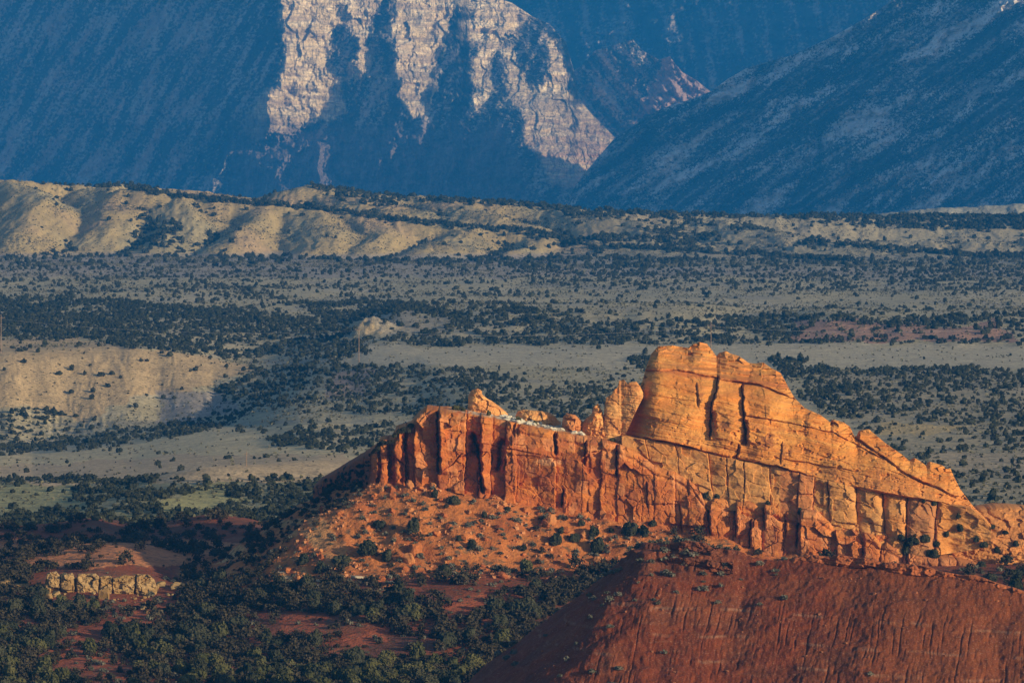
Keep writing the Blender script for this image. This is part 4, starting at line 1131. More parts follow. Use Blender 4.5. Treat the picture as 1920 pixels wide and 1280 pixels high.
trees = []          # x, y, z, scale, variant, projected size
def add_ground_trees():
    for (y0, y1, dens) in [(600, 1010, .7), (1010, 1500, .22), (1500, 2300, .115), (2300, 2790, .04)]:
        area = (0.122 * 2) * (y1 ** 2 - y0 ** 2) / 2
        n = int(area * dens)
        y = np.sqrt(RNG.uniform(y0 ** 2, y1 ** 2, n)); x = RNG.uniform(-.122, .122, n) * y
        z = ground_z(x, y)
        px, py = PXof(x, y), PYof(z, y)
        d = zones(px, py, y) * np.clip(1 + 1.1 * fbm(x / 26, y / 40, 2, 1520), .1, 1.9)
        keep = RNG.uniform(0, dens, n) < d * (2.9 if y0 > 900 else 2.4)
        foot_y = np.interp(x, [p[0] for p in FOOT], [p[1] for p in FOOT])
        foot_x0 = FOOT[0][0]
        on_butte = (y > foot_y - 1.5) & (y < foot_y + 30) & (x > foot_x0 - 2) & (px < 1880)
        keep &= ~on_butte
        for i in np.nonzero(keep)[0]:
            near = y[i] < 1010
            sc = RNG.uniform(.28, 1.0) ** (1.7 if near else 1.3) * (.85 if 1010 < y[i] < 1750 else 1) * (.9 if near else .74) * (0.72 if near and 520 < px[i] < 1250 and 930 < py[i] < 1060 else 1)
            if near and 420 < px[i] < 700 and py[i] < 1070 and px[i] < 1200 - .63 * (py[i] - 200): sc *= .7
            trees.append((x[i], y[i], z[i], sc))
add_ground_trees()

hu_lo, hpx_all = hu, None
def add_hill_trees():
    n = 70000
    y = np.sqrt(RNG.uniform(2780 ** 2, 3330 ** 2, n)); x = RNG.uniform(-.12, .12, n) * y
    z = hills_z(x, y); px, py = PXof(x, y), PYof(z, y)
    ex = 4.0
    lap = (hills_z(x + 9, y) + hills_z(x - 9, y) - 2 * z) / 2
    d = np.where(z < 4, .0045, .0012) + np.clip(lap - .5, 0, 3) * .010 + np.where(px > 1000, .004, 0) * sstep(-.1, .4, fbm(px / 90, py / 9, 3, 1550))
    # tree lines along the crests and on the far rim
    def line(pts, w, v):
        p = np.array(pts, float)
        yl = np.interp(px, p[:, 0], p[:, 1]); m = (px > p[0, 0]) & (px < p[-1, 0])
        np.maximum(d, np.where(m & (np.abs(py - yl + 3 * fbm(px / 30, py * 0, 2, 1540)) < w), v, 0), out=d)
    line([(80, 345), (150, 348), (240, 350), (300, 356)], 3.5, .035)
    line([(240, 352), (330, 368), (500, 384), (600, 392), (700, 407), (860, 425), (1000, 436), (1100, 462), (1130, 475)], 4, .06)
    line([(585, 350), (640, 358), (700, 366), (850, 378), (960, 384), (1060, 392), (1200, 400), (1400, 406), (2200, 408)], 4, .05)
    line([(1060, 400), (1250, 408), (1300, 412)], 5, .025)
    line([(1130, 460), (1300, 470), (1450, 480), (1600, 488)], 3.5, .05)
    line([(1500, 455), (1700, 468), (1800, 478), (2200, 485)], 3.5, .05)
    line([(950, 440), (1050, 445), (1200, 450), (1300, 455)], 6, .03)
    line([(-200, 480), (400, 478), (700, 488), (1300, 490)], 5, .015)
    line([(1240, 415), (1330, 422), (1450, 430)], 5, .016)
    def poly(pp, v): d[pip(px, py, pp)] = v
    poly([(260, 400), (350, 420), (340, 470), (240, 470)], .022)
    poly([(600, 352), (760, 362), (740, 390), (640, 380)], .018)
    poly([(1060, 395), (2200, 406), (2200, 436), (1700, 430), (1500, 412)], .026)
    poly([(1480, 406), (2200, 406), (2200, 438), (1560, 424)], .05)
    poly([(1190, 425), (1300, 430), (1420, 465), (1260, 455)], .02)
    poly([(400, 395), (560, 400), (700, 420), (800, 440), (760, 480), (420, 478)], .0006)
    poly([(-200, 350), (230, 360), (200, 450), (-200, 470)], .0012)
    d = np.where(d > .015, d * 2.3, d)
    keep = RNG.uniform(0, n / ((.24) * (3330 ** 2 - 2780 ** 2) / 2), n) < d
    for i in np.nonzero(keep)[0]:
        trees.append((x[i], y[i], z[i], RNG.uniform(.45, 1.1)))
add_hill_trees()

# junipers that the photo shows one by one: column, row of the foot, width in pixels
SPOT = [(850, 946, 28), (1183, 1004, 34), (1208, 1006, 26), (1224, 986, 20), (1113, 1008, 32), (1120, 1036, 36), (1042, 1022, 30), (1078, 1016, 22), (1052, 1000, 18), (775, 998, 34), (815, 932, 20), (690, 1040, 44), (725, 1052, 30),
        (952, 958, 14), (908, 970, 14), (982, 1032, 16), (884, 1030, 26), (862, 1014, 16), (1090, 985, 16), (1146, 998, 14), (712, 990, 26), (640, 1060, 36), (568, 1058, 28), (600, 1074, 26), (1326, 920, 20), (1345, 928, 16), (1500, 930, 15), (1720, 1000, 20), (1752, 1000, 24), (1440, 930, 14),
        (1700, 1022, 30), (1745, 1015, 24), (1860, 1090, 26), (1905, 1080, 24), (1840, 1032, 22)]
EXTRA = []
fx = [p[0] for p in FOOT]
for (sx, sy, sw) in SPOT:
    # walk along the view ray until it meets the ground or the butte bench
    yy = np.linspace(770, 1000, 900)
    xx = (sx - 960) * yy / F; zr = Zof(sy, yy); zg_ = ground_z(xx, yy)
    hit = np.nonzero(zr <= zg_)[0]
    yh = yy[hit[0]] if len(hit) else 890.0
    on = sy < np.interp(sx, [586, 700, 870, 1150, 1420, 1700, 2000], [930, 903, 913, 970, 1022, 1040, 1060])
    if on: sy = float(c1(sx)) + 2; yh = float(cYb(sx)) + 1.9
    EXTRA.append(((sx - 960) * yh / F, yh, Zof(sy, yh), sw / F * yh / 4.0, sx, sy))

for o in (P,): pass
zb_add(np.stack([Xg, Yg, Zg], -1)); zb_add(MCL)
T = np.array(trees)
tpx, tpy = PXof(T[:, 0], T[:, 1]), PYof(T[:, 2] + 1.2 * T[:, 3], T[:, 1])
ia, ib = np.clip((tpx / 10).astype(int), 0, 195), np.clip((tpy / 10).astype(int), 0, 127)
vis = (tpx > -5) & (tpx < 1925) & (tpy > 0) & (tpy < 1290) & (T[:, 1] < ZB[ib, ia] * 1.02 + 12)
bt = (tpy > np.interp(tpx, [586, 800, 1130, 1140, 1205, 1235, 1340, 1470, 1560, 1825, 1900], [920, 767, 815, 740, 715, 648, 655, 700, 785, 948, 1000])) & (T[:, 1] > 905) & (tpx > 586) & (tpx < 1850)
vis &= ~bt
size = T[:, 3] / T[:, 1] * vis
order = np.argsort(-size)
n_ind = 300 - len(EXTRA) - 68
ind = order[:n_ind]
rest = np.setdiff1d(np.arange(len(T)), ind)

def put_tree(x, y, z, sc, label, group, olive=False, k=None):
    k = random.randrange(len(NEAR)) if k is None else k
    cm, cm2, tm_, rx, rz = NEAR[k]
    e = bpy.data.objects.new('juniper_tree', None); S.collection.objects.link(e)
    e.location = (x, y, z - .05); e.rotation_euler = (0, 0, random.uniform(0, 6.28)); e.scale = (sc * random.uniform(.9, 1.1), sc * random.uniform(.9, 1.1), sc * random.uniform(.8, 1.15))
    new_obj('trunk', tm_, None, e); c = new_obj('crown', cm2 if olive else cm, None, e)
    tag(e, label, 'tree', group)
    return e

def region_label(px, py, y):
    if y > 1010:
        return 'small dark juniper in the woodland of the valley behind the butte', 'junipers in the valley behind the butte'
    if px > 1620 and y < 1010 and y > 770: return 'juniper among the slickrock at the right foot of the butte', 'junipers at the right foot of the butte'
    if px > 1180 and y > 770: return 'low juniper along the foot of the cliff just above the red hill crest', 'junipers between cliff and red hill'
    if py < 1062 and px < 690 and px > 400: return 'dark juniper crowded on the shaded left flank of the butte', 'junipers on the shaded flank of the butte'
    if py < 1085 and px >= 540: return 'small juniper scattered on the orange talus slope', 'junipers scattered on the talus'
    if py > 1225: return 'olive green juniper in the nearest row along the bottom of the valley', 'nearest junipers along the bottom edge'
    if px < 420: return 'dark juniper on the red slope below the sandstone ledge', 'junipers below the sandstone ledge'
    return 'dark juniper in the thicket between the sandstone ledge and the red hill', 'junipers in the dark thicket'

for i in ind:
    x, y, z, sc = T[i]
    lb, gp = region_label(tpx[i], tpy[i], y)
    put_tree(x, y, z, sc, lb, gp, olive=(tpy[i] > 1215 and random.random() < .7) or random.random() < .12)

NAMES = ['round dark juniper standing alone high on the talus near the cliff foot', 'broad dense juniper against the cliff foot, left of a close pair', 'rounded juniper pressed against the right side of the broad one at the cliff foot', 'small bright green juniper at the cliff foot right of the pair',
         'tall dark juniper at mid talus, upper of two in a column', 'wide juniper at mid talus directly below the tall dark one', 'leaning grey green juniper on the right half of the talus', 'narrow juniper between the leaning one and the tall dark one', 'little juniper just above the leaning one on the talus',
         'wide low juniper in the middle of the left talus', 'low juniper beside the boulders at the left cliff foot', 'broadest juniper at the lower left of the talus', 'low juniper just right of the broadest one on the lower left talus',
         'tiny upright juniper on the upper talus below the twin recesses', 'tiny juniper on the upper talus right of the round one', 'single small round juniper on bare orange talus', 'spreading juniper low in the middle of the talus', 'small juniper above the spreading one in mid talus', 'small upright juniper near the cliff foot above the tall dark one', 'small juniper left of the broad pair at the cliff foot',
         'low wide juniper on the upper left talus', 'thick juniper at the left end of the talus foot', 'dark juniper where the talus meets the shaded flank', 'juniper at the thicket edge under the left talus', 'juniper growing on the ledge in the middle of the butte', 'small bush juniper right of the one on the middle ledge', 'tiny juniper on top of the red wall below the tan blocks', 'juniper on the red wall under the dark rounded block', 'wider juniper on the red wall right of the one under the dark block', 'tiny juniper on the red wall between middle ledge and tan blocks',
         'wide juniper below the dark rounded block on the right', 'juniper right of the wide one below the rounded block', 'juniper on the red rim at the right edge', 'juniper at the far right edge above the red rim', 'juniper on the slickrock swell at the right']
for q, lb in zip(EXTRA, NAMES):
    put_tree(q[0], q[1], q[2], q[3], lb, 'junipers on the butte and its talus')

def merged(name, pts, protos, mat, label, cat):
    Vs, Fs, o = [], [], 0
    for (x, y, z, sc) in pts:
        V, Fq = protos[random.randrange(len(protos))]
        a = random.uniform(0, 6.28); c, s = math.cos(a) * sc, math.sin(a) * sc
        sx, szz = random.uniform(.85, 1.2), sc * random.uniform(.75, 1.15)
        q = np.empty_like(V)
        q[:, 0] = (V[:, 0] * c - V[:, 1] * s) * sx + x; q[:, 1] = V[:, 0] * s + V[:, 1] * c + y; q[:, 2] = V[:, 2] * szz + z - .1
        Vs.append(q); Fs.append(Fq + o); o += len(V)
    me = mesh_from(name, np.concatenate(Vs), np.concatenate(Fs), None, False)
    ob = new_obj(name, me, mat)
    tag(ob, label, cat, kind='stuff')
    return ob
nearT = T[rest][T[rest][:, 1] < 1010]
se_ = []
for j in range(260):
    sx = random.uniform(590, 775); fr = random.random() ** 1.3
    t_, b_ = float(c1(sx)), float(cb0(sx)) - 8
    sy = t_ + 3 + (b_ - t_) * fr * (.95 if sx < 692 else .03)
    Yd = float(cYb(sx)) + .09 * (b_ - sy) * SM + (.1 if fr > .1 else random.uniform(1, 7))
    se_.append(((sx - 960) * Yd / F, Yd, Zof(sy, Yd) - .35, random.uniform(.12, .3)))
nearT = np.concatenate([nearT, np.array(se_)])
M_THICK = leaf_mat('thicket_foliage', (.022, .021, .013), (.10, .080, .047))
merged('juniper_thicket', nearT, MIDV, M_THICK, 'dark juniper thicket on the red valley floor in front of the butte', 'woodland')
merged('juniper_woodland', T[rest][T[rest][:, 1] >= 1010], FARV, M_LEAF, 'dark juniper woodland spread over the plain, banks and foothills', 'woodland')

# ------------------------------------------------------------------ sagebrush
sb = []
for _ in range(9000):
    y = math.sqrt(random.uniform(640 ** 2, 905 ** 2)); x = random.uniform(-.11, .11) * y
    sb.append((x, y))
sb = np.array(sb)
bzg = ground_z(sb[:, 0], sb[:, 1])
jm = np.clip(np.round((sb[:, 1] - mD[0]) / (mD[1] - mD[0])).astype(int), 0, len(mD) - 1)
im = np.clip(np.round((sb[:, 0] / sb[:, 1] - mu[0]) / (mu[1] - mu[0])).astype(int), 0, len(mu) - 1)
bzm = np.where((sb[:, 1] < 758) & (sb[:, 0] / sb[:, 1] > mu[0]), mz[jm, im], -99)
onm = bzm > bzg
bz = np.maximum(bzg, bzm)
bpx, brow = PXof(sb[:, 0], sb[:, 1]), PYof(bz, sb[:, 1])
prob = np.where(onm, np.where((bpx < 1470) & (brow < 1135) & (bpx > 1080), .6, np.where((bpx < 1200), .10, .012)), .20)
prob = np.where(~onm & (sb[:, 1] > 860) & (bpx > 540) & (brow < 1080), .6, prob)
fy = np.interp(sb[:, 0], fx, [p[1] for p in FOOT])
prob = np.where(sb[:, 1] > fy - 1.2, 0, prob)
prob = np.where((sb[:, 1] < 640), 0, prob)
kb = np.nonzero((np.random.default_rng(3).uniform(size=len(sb)) < prob) & (bpx > -20) & (bpx < 1940) & (brow < 1300))[0]
bs = RNG.uniform(.5, 1.25, len(kb))
rank = np.argsort(-(bs / sb[kb, 1]))
for n_, r_ in enumerate(rank[:300]):
    i = kb[r_]
    o = new_obj('sagebrush', BUSH[n_ % 4][0])
    o.location = (sb[i, 0], sb[i, 1], bz[i] - .04); o.scale = (bs[r_], bs[r_], bs[r_] * random.uniform(.6, 1)); o.rotation_euler = (0, 0, random.uniform(0, 6))
    if onm[i]: tag(o, 'pale grey sagebrush dotted over the red hill in the foreground', 'shrub', 'sagebrush on the red hill')
    elif bpx[i] > 540 and brow[i] < 1080: tag(o, 'pale grey sagebrush dotted over the orange talus of the butte', 'shrub', 'sagebrush on the talus')
    else: tag(o, 'pale grey sagebrush between the junipers of the dark valley', 'shrub', 'sagebrush in the dark valley')
rs = [(sb[kb[r_], 0], sb[kb[r_], 1], bz[kb[r_]], bs[r_]) for r_ in rank[300:]]
if rs:
    merged('sagebrush_cover', rs, [(b[1], b[2]) for b in BUSH], M_SAGE, 'scattered small sagebrush too small to count', 'shrubs')

# low grey scrub all over the plain and the foothills
def scrub_points(n, y0, y1, zf):
    y = np.sqrt(RNG.uniform(y0 ** 2, y1 ** 2, n)); x = RNG.uniform(-.115, .115, n) * y
    k = fbm(x / 40, y / 60, 3, 1800) + RNG.normal(size=n) * .35 > .0
    x, y = x[k], y[k]
    zz = zf(x, y); qx, qy = PXof(x, y), PYof(zz, y)
    k = ~((pip(qx, qy, [(700, 648), (2000, 645), (2000, 690), (620, 690)]) | pip(qx, qy, [(-100, 850), (430, 800), (720, 800), (640, 900), (-100, 900)]) | pip(qx, qy, [(-100, 640), (480, 690), (330, 740), (190, 790), (-100, 780)])) & (np.random.default_rng(9).uniform(size=len(x)) < .8))
    x, y = x[k], y[k]
    return np.stack([x, y, zf(x, y), RNG.uniform(.5, 1.0, len(x))], 1)
TINY = [crown_mesh('t', 400 + i, 7, .34, .62, .75, False, lumps=3) for i in range(5)]
M_SCRUB = leaf_mat('dry_scrub', (.075, .078, .05), (.22, .20, .125))
merged('dry_scrub', np.concatenate([scrub_points(52000, 1010, 2760, ground_z), scrub_points(70000, 2770, 3300, hills_z)]), TINY, M_SCRUB, 'low dry scrub stippling the plain and the foothills', 'scrub')

# ------------------------------------------------------------------ boulders
def rock_mesh(seed, blocky=.5, col=(.5, .25, .12)):
    n = 14
    g = np.linspace(-1, 1, n)
    faces, Vs, Fs, o = [], [], [], 0
    for ax in range(3):
        for sgn in (-1, 1):
            A, B = np.meshgrid(g, g)
            p = np.zeros((n, n, 3)); p[..., ax] = sgn; p[..., (ax + 1) % 3] = A * sgn; p[..., (ax + 2) % 3] = B
            Vs.append(p.reshape(-1, 3)); Fs.append(grid_faces(n, n) + o); o += n * n
    V = np.concatenate(Vs)
    sph = V / np.linalg.norm(V, axis=1)[:, None]
    p = sph * (1 - blocky) + V * .8 * blocky
    r = np.random.default_rng(seed)
    for _ in range(12):   # chip facets
        nn = r.normal(size=3); nn /= np.linalg.norm(nn); dd = r.uniform(.55, .85)
        ex = np.clip(p @ nn - dd, 0, None); p = p - ex[:, None] * nn
    p = p + .055 * np.stack([fbm(p[:, 0] * 2 + seed, p[:, 1] * 2 + p[:, 2] * 1.3, 3, seed + i) for i in range(3)], -1)
    p[:, :2] *= (1 + .10 * perlin(p[:, 2] * 4.5, p[:, 0] * .4, seed + 3))[:, None]
    p[:, 2] += .05 * perlin(p[:, 2] * 5, p[:, 0] * .5, seed)
    C = np.empty_like(p); C[:] = col
    C = mixc(C, sstep(0, .5, fbm(p[:, 0] * 1.5 + seed, p[:, 2] * 3, 3, seed + 9)) * .5, np.array(col) * .65)
    me = mesh_from('boulder', p, np.concatenate(Fs), C, True); me.materials.append(M_BOULD)
    return me
RK_O = [rock_mesh(2000 + i, .45 + .1 * (i % 3), [(.43, .145, .045), (.37, .115, .036), (.46, .19, .07), (.31, .095, .035)][i % 4]) for i in range(8)]
RK_Y = [rock_mesh(2050 + i, .62, [(.31, .195, .08), (.27, .165, .065), (.34, .235, .11)][i % 3]) for i in range(6)]
RK_P = [rock_mesh(2080 + i, .6, [(.46, .38, .27), (.40, .30, .19)][i % 2]) for i in range(4)]

def ray_ground(sx, sy, y0=770, y1=1060):
    yy = np.linspace(y0, y1, 1200); xx = (sx - 960) * yy / F
    hit = np.nonzero(Zof(sy, yy) <= ground_z(xx, yy))[0]
    yh = yy[hit[0]] if len(hit) else 930.
    return (sx - 960) * yh / F, yh, Zof(sy, yh)

def put_rock(name, me, loc, w, d, h, label, cat, group, rz=None, tilt=.15):
    o = new_obj(name, me)
    o.location = (loc[0], loc[1], loc[2] + h * .4); o.scale = (w, d, h)
    o.rotation_euler = (random.uniform(-tilt, tilt), random.uniform(-tilt, tilt), random.uniform(0, 6.28) if rz is None else rz)
    tag(o, label, cat, group); return o

random.seed(77)
cnt = 0
while cnt < 190:
    y = random.uniform(858, 903); x = random.uniform((530 - 960) * y / F, (1260 - 960) * y / F)
    fyy = float(np.interp(x, fx, [p[1] for p in FOOT])); z = float(ground_z(np.array([x]), np.array([y]))[0])
    px_, py_ = float(PXof(x, y)), float(PYof(z, y))
    if y > fyy - .8 or py_ > 1090 or px_ < 1250 - .7 * py_ + 20: continue
    s = .18 + 1.15 * random.random() ** 4
    lb = 'broken orange sandstone boulder lying on the talus slope under the cliff'
    put_rock('boulder', random.choice(RK_O), (x, y, z), s, s * random.uniform(.7, 1.1), s * random.uniform(.55, .9), lb, 'boulder', 'boulders strewn on the talus', tilt=.5)
    cnt += 1
BIG = [(702, 928, 12, 'pale yellow boulder at the left foot of the cliff'), (716, 918, 13, 'largest orange block leaning at the left foot of the cliff'), (735, 956, 12, 'pale lichen spotted boulder on the upper left talus'), (769, 956, 12, 'round yellow boulder right of the pale one on the upper left talus'), (788, 915, 14, 'slab fallen against the cliff foot by the low juniper'),
       (870, 1008, 16, 'pale boulder in the middle of the talus'), (818, 1000, 14, 'orange boulder left of the pale one in the middle of the talus'), (780, 1035, 24, 'tall upright red block low on the talus'), (768, 1052, 20, 'red broken block under the upright one on the talus'), (1032, 980, 20, 'square red block standing on the upper right talus'), (832, 965, 13, 'red boulder beneath the round juniper'), (842, 985, 12, 'tan boulder on the talus centre'), (868, 1064, 15, 'split boulder at the foot of the talus'), (987, 955, 14, 'tan slab under the cliff right of centre'), (1120, 1050, 16, 'dark red ledge rock on the lower right talus'), (760, 1066, 14, 'orange boulder at the talus foot')]
for (sx, sy, w, lb) in BIG:
    L_ = ray_ground(sx, sy + 3)
    s = w * .0985 / 1.6
    put_rock('boulder', random.choice(RK_O[:3]), L_, s, s, s * (1.2 if 'upright' in lb or 'square' in lb else .8), lb, 'boulder', 'large boulders on the talus', tilt=.2)

rb_ = []
rc_ = RNG.uniform(size=(5200, 3))
ry_ = 856 + 47 * rc_[:, 0]; rx_ = ((500 + 800 * rc_[:, 1]) - 960) * ry_ / F
rz_ = ground_z(rx_, ry_); rpy_ = PYof(rz_, ry_); rpx_ = PXof(rx_, ry_)
okr = (ry_ < np.interp(rx_, fx, [p[1] for p in FOOT]) - .5) & (rpy_ < 1085) & (rpx_ > 1240 - .7 * rpy_) & (fbm(rx_ / 6, ry_ / 9, 3, 1700) > -.15)
RBV = []
mr_ = RNG.uniform(size=(5200, 3)); mi_ = (mr_[:, 0] * 560 + 20).astype(int); mk_ = (mr_[:, 1] * 1100 + 60).astype(int)
mok = (mpx[mi_, mk_] < 1960) & (dn[mi_, mk_] > .5) & (fbm(MX[mi_, mk_] / 8, MY[mi_, mk_] / 8, 3, 1711) > -.1)
mi_, mk_ = mi_[mok], mk_[mok]
for i in range(4):
    q = np.random.default_rng(300 + i).normal(size=(8, 3)) * .16 + np.array([(a, b, c) for c in (0, 1) for b in (0, 1) for a in (0, 1)]) - np.array([.5, .5, .2])
    RBV.append((q, np.array([(0, 2, 3, 1), (4, 5, 7, 6), (0, 1, 5, 4), (2, 6, 7, 3), (0, 4, 6, 2), (1, 3, 7, 5)])))
M_RUB = rock_mat('rubble_stone', s1=.5, s2=3, var=.5, bump=.2, use_attr=False, base=(.47, .21, .095))
M_RUB2 = rock_mat('red_chips', s1=.5, s2=3, var=.5, bump=.2, use_attr=False, base=(.30, .12, .06))
merged('red_hill_chips', np.stack([MX[mi_, mk_], MY[mi_, mk_], mz[mi_, mk_] + .05, .07 + .3 * mr_[mok, 2] ** 5], 1), RBV, M_RUB2, 'small stone chips weathered out on the red hill', 'rubble')
merged('talus_rubble', np.stack([rx_[okr], ry_[okr], rz_[okr] + .08, .10 + .42 * rc_[okr, 2] ** 4], 1), RBV, M_RUB, 'small orange rubble covering the talus slope', 'rubble')

# sandstone ledge on the left: a row of yellow blocks
LEDGE = [(97, 1098, 26, 22), (120, 1100, 20, 18), (133, 1102, 14, 16), (163, 1104, 40, 26), (196, 1104, 24, 22), (220, 1108, 26, 20), (238, 1108, 26, 22), (266, 1108, 36, 26), (104, 1118, 16, 14), (92, 1122, 12, 13), (196, 1122, 20, 26), (270, 1142, 12, 10), (284, 1140, 12, 10), (280, 1150, 10, 8), (232, 1142, 9, 8), (8, 1112, 26, 30), (40, 1104, 34, 14), (335, 1103, 28, 18), (342, 1122, 16, 12), (376, 1095, 22, 10), (300, 1098, 18, 12)]
LN = ['leftmost upright block of the yellow sandstone ledge', 'second yellow block from the left end of the ledge', 'narrow block left of the widest ledge block', 'widest yellow block in the middle of the ledge', 'block right of the widest block of the ledge', 'low cracked block right of the ledge centre', 'cracked block beside the large end block of the ledge', 'large pale block at the right end of the ledge', 'fallen pale block below the left end of the ledge', 'small orange fallen block at the far left under the ledge', 'upright block fallen in front of the ledge middle', 'left of three small pale rocks below the ledge', 'right of three small pale rocks below the ledge', 'lowest of three small pale rocks below the ledge', 'single small rock on the red slope under the ledge', 'big tan block at the left border of the valley', 'flat tan slab between left border and ledge', 'grey block right of the ledge among junipers', 'small grey block under the grey one right of the ledge', 'pale slab right of the ledge in the scrub', 'low rock joining the right end of the ledge']
for j, ((sx, sy, w, h), lb) in enumerate(zip(LEDGE, LN)):
    if j < 8: continue
    L_ = ray_ground(sx, min(sy, 1112) if j < 8 else sy)
    k_ = L_[1] / F
    put_rock('sandstone_block', RK_Y[j % 6], L_, w * k_ * .68, w * k_ * .6, h * k_ * .64, lb, 'rock', 'blocks of the yellow ledge', rz=random.uniform(-.2, .2), tilt=.06)
for j in range(26):
    sx = random.uniform(512, 760); sy = 1078 + (sx - 512) * .07 + random.uniform(-6, 16)
    L_ = ray_ground(sx, sy); s = random.uniform(.4, 1.25)
    put_rock('flat_rock', random.choice(RK_P + RK_O[2:3]), L_, s * 1.6, s, s * .35, 'flat pale slab of the broken ledge below the left end of the talus', 'rock', 'slabs at the talus foot', rz=random.uniform(-.3, .3), tilt=.1)
for j in range(70):
    sx = random.uniform(60, 380); sy = 1116 + random.uniform(-4, 22)
    put_rock('boulder', random.choice(RK_Y), ray_ground(sx, sy), *(lambda q: (q, q * .9, q * .7))(.18 + .5 * random.random() ** 3), 'small tan stone fallen below the yellow sandstone ledge', 'boulder', 'stones under the ledge', tilt=.4)
_ly = float(ray_ground(190, 1110)[1])
_ll = lump('sandstone_ledge', [(84, 1094), (88, 1074), (104, 1071), (112, 1080), (118, 1078), (134, 1074), (142, 1086), (146, 1076), (178, 1075), (186, 1082), (192, 1079), (206, 1080), (212, 1084), (232, 1078), (250, 1080), (256, 1076), (278, 1077), (288, 1086), (293, 1100)], [(84, 1116), (293, 1116)], _ly - .6, 1140, 420, 130, .8, 4, colr=((.30, .185, .075), (.38, .255, .12)), parent=None, amp=.9,
           cracks=[([(113, 1074), (114, 1116)], 1.4, .8, .2), ([(143, 1076), (142, 1116)], 2.0, 1.1, .2), ([(187, 1078), (186, 1116)], 1.6, .9, .2), ([(210, 1080), (212, 1116)], 1.3, .7, .2), ([(254, 1078), (253, 1116)], 1.8, 1.0, .2)])
tag(_ll, 'long jointed yellow sandstone ledge standing on the red slope at the lower left', 'rock ledge')
# pale broken slabs along the rim of the plateau
RK_W = [rock_mesh(2100 + i, .6, (.58, .53, .42)) for i in range(3)]
for j in range(110):
    sx = random.uniform(940, 1100); t_ = random.uniform(0, 1)
    yb_ = float(cYb(sx)) + 3.5 + 9 * t_
    zt_ = Zof(float(c1(sx)), float(cYb(sx)) + 1.5) + .15
    put_rock('pale_rock', random.choice(RK_W), ((sx - 960) * yb_ / F, yb_, zt_ - .1), random.uniform(.35, 1.1), random.uniform(.3, .8), random.uniform(.2, .5), 'whitish broken slab lying on the flat rim of the butte left of the dome', 'rock', 'white slabs on the rim', tilt=.12)
# shrubs on the flat rim
for j, (sx, w, lb) in enumerate([(856, 22, 'olive juniper on the rim just left of the highest knob'), (868, 14, 'small juniper touching the left side of the highest knob'), (916, 16, 'grey juniper in front of the highest knob on the rim'), (972, 16, 'low juniper on the rim between the two left knobs'), (1003, 12, 'low juniper in front of the long low knob'), (1148, 14, 'low juniper at the foot of the fin')]):
    yb_ = float(cYb(sx)) + 5
    zt_ = Zof(float(c1(sx)), float(cYb(sx)) + 1.5) + .1
    put_tree((sx - 960) * yb_ / F, yb_, zt_, w * .0985 / 4.2, lb, 'junipers on the rim of the butte', True)

for j in range(46):
    sx = random.uniform(592, 770); fr = random.random() ** 1.6
    t_, b_ = float(c1(sx)), float(cb0(sx)) - 8
    sy = t_ + 2 + (b_ - t_) * fr * (.95 if sx < 690 else .05)
    Yd = float(cYb(sx)) + .09 * (b_ - sy) * SM + (.2 if fr > .1 else 1.5)
    put_tree((sx - 960) * Yd / F, Yd, Zof(sy, Yd) - .5, random.uniform(.14, .34), 'dark scrubby juniper clinging to the shaded left end of the cliff', 'junipers on the shaded end of the cliff')

bpy.context.view_layer.update()
dg_ = bpy.context.evaluated_depsgraph_get()
for sx, sy, w in [(1690, 1010, 18), (1710, 1017, 26), (1735, 1012, 20), (1755, 1020, 18), (1775, 1002, 14), (1797, 968, 14), (1800, 992, 16), (1830, 1012, 16), (1845, 1022, 18), (1870, 1032, 16), (1890, 1047, 14), (1732, 938, 11), (1752, 943, 11), (1860, 987, 14), (1885, 997, 12), (1905, 1020, 16)]:
    dv = Vector(((sx - 960) / F, 1, -(sy - HY) / F)).normalized()
    hit = S.ray_cast(dg_, Vector((0, 0, HC)), dv)
    if hit[0] and hit[1].y < 960:
        put_tree(hit[1].x, hit[1].y - .2, hit[1].z - .35, w / F * hit[1].y / 4.0, 'small juniper rooted in the orange slickrock at the right end of the butte', 'junipers on the right end of the butte')

# ------------------------------------------------------------------ power line
def cyl(p, q, r0, r1, n=8):
    p, q = np.array(p, float), np.array(q, float)
    d = (q - p) / np.linalg.norm(q - p)
    a = np.cross(d, [0.3, .9, .1] if abs(d[1]) < .8 else [1, 0, 0]); a /= np.linalg.norm(a); b = np.cross(d, a)
    th = np.arange(n) * 2 * np.pi / n
    ring = np.outer(np.cos(th), a) + np.outer(np.sin(th), b)
    V = np.concatenate([p + ring * r0, q + ring * r1, [p], [q]])
    Fq = [(i, (i + 1) % n, n + (i + 1) % n, n + i) for i in range(n)]
    Fq += [(2 * n, (i + 1) % n, i, i) for i in range(n)] + [(2 * n + 1, n + i, n + (i + 1) % n, n + (i + 1) % n) for i in range(n)]
    return V, [f if f[2] != f[3] else f[:3] for f in Fq]
def py_mesh(name, parts, mat):
    V, Fq, o = [], [], 0
    for v, f in parts:
        V += [tuple(x) for x in v]; Fq += [tuple(i + o for i in g) for g in f]; o += len(v)
    me = bpy.data.meshes.new(name); me.from_pydata(V, [], Fq); me.update(); me.materials.append(mat); return me
POLES = [(-640, 585, 640, 1800), (2, 590, 640, 1820), (673, 612, 668, 1790), (1333, 604, 652, 1850), (1990, 600, 650, 1860)]
PLAB = ['tall wooden power pole at the left border of the valley', 'wooden power pole by the small pale cone in the middle left of the valley', 'wooden power pole rising behind the top of the dome']
tops = []
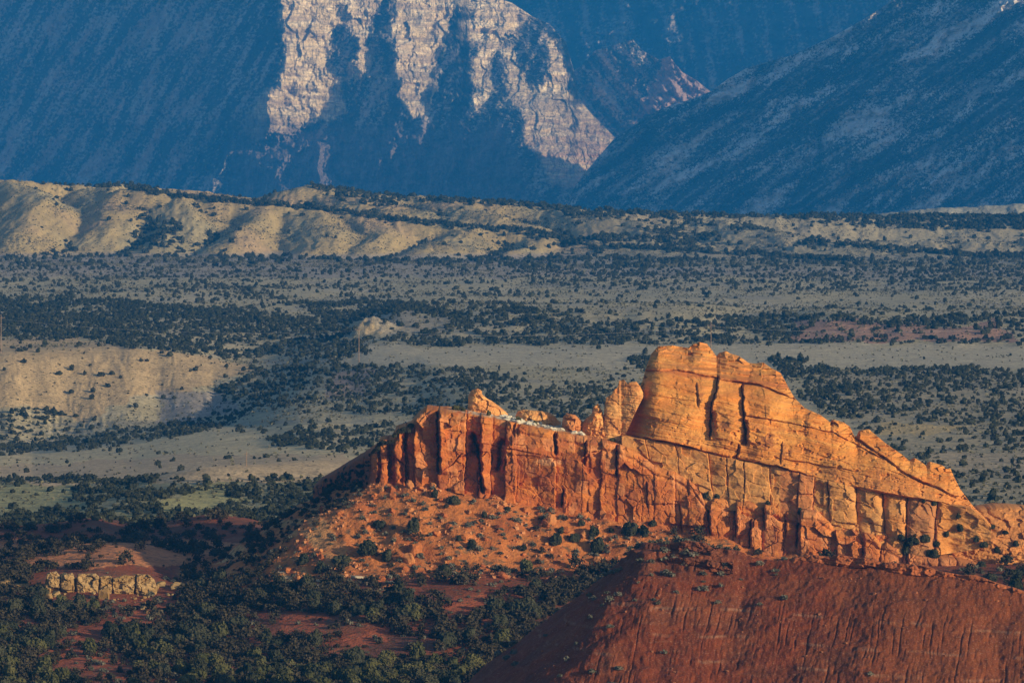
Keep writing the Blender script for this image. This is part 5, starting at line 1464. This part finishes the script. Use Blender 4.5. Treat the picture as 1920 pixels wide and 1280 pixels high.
for i, (sx, t_, b_, Yp) in enumerate(POLES):
    x = (sx - 960) * Yp / F; zb, zt_ = Zof(b_, Yp) - .5, Zof(t_, Yp)
    zb = min(zb, float(ground_z(np.array([x]), np.array([float(Yp)]))[0]) - .3)
    tops.append((x, Yp, zt_ - 1.6))
    if 0 < i < 4:
        e = bpy.data.objects.new('power_pole', None); S.collection.objects.link(e); e.location = (x, Yp, zb)
        tag(e, PLAB[i - 1], 'power pole', 'power poles across the valley')
        H_ = zt_ - zb
        new_obj('pole', py_mesh('pole', [cyl((0, 0, 0), (0, 0, H_), .17, .12)], M_WOOD), None, e)
        new_obj('crossarm', py_mesh('crossarm', [cyl((-1.4, -.2, H_ - 1.2), (1.4, -.2, H_ - 1.2), .11, .11, 4)], M_WOOD), None, e)
        for s_ in (-1.2, 0.35, 1.2):
            new_obj('insulator', py_mesh('insulator', [cyl((s_, -.2, H_ - 1.1), (s_, -.2, H_ - .7), .09, .06, 6)], M_CERAM), None, e)
e = bpy.data.objects.new('power_pole', None); S.collection.objects.link(e)
gx_, gy_, gz_ = ray_ground(462, 897, 1250, 1700)
e.location = (gx_, gy_, gz_ - .3); tag(e, 'thin pale pole standing alone on the tan field at the left', 'power pole')
new_obj('pole', py_mesh('pole', [cyl((0, 0, 0), (0, 0, 7.2), .14, .10)], M_WOOD), None, e)
new_obj('crossarm', py_mesh('crossarm', [cyl((-.7, -.12, 6.7), (.7, -.12, 6.7), .06, .06, 4)], M_WOOD), None, e)
WL = ['power wire from the left border pole', 'power wire spanning the dark woodland between the left border pole and the middle pole', 'power wire spanning from the middle pole to the pole behind the dome', 'power wire running right from the pole behind the dome']
for i in range(1, 4):
    a, b = np.array(tops[i]), np.array(tops[i + 1])
    t_ = np.linspace(0, 1, 30)[:, None]; p = a + (b - a) * t_; p[:, 2] -= 2.6 * 4 * (t_ * (1 - t_))[:, 0]
    me = py_mesh('power_wire', [cyl(p[k], p[k + 1], .02, .02, 5) for k in range(29)], M_WIRE)
    tag(new_obj('power_wire', me), WL[i], 'wire', 'spans of the power line')

# ------------------------------------------------------------------ haze
hx0, hx1, hy0, hy1, hz0, hz1 = -16500, 16500, -2200, 11500, -60, 640
v = [(x, y, z) for z in (hz0, hz1) for y in (hy0, hy1) for x in (hx0, hx1)]
me = bpy.data.meshes.new('haze')
me.from_pydata(v, [], [(0, 2, 3, 1), (4, 5, 7, 6), (0, 1, 5, 4), (2, 6, 7, 3), (0, 4, 6, 2), (1, 3, 7, 5)])
hm = bpy.data.materials.new('haze'); hm.use_nodes = True
t = hm.node_tree; t.nodes.clear()
pv = t.nodes.new('ShaderNodeVolumePrincipled'); mo = t.nodes.new('ShaderNodeOutputMaterial')
pv.inputs['Color'].default_value = (.03, .35, 1.0, 1)
pv.inputs['Density'].default_value = 0.00008
pv.inputs['Anisotropy'].default_value = 0.0
t.links.new(pv.outputs[0], mo.inputs['Volume'])
hz = new_obj('haze', me, hm)
tag(hz, kind='stuff')
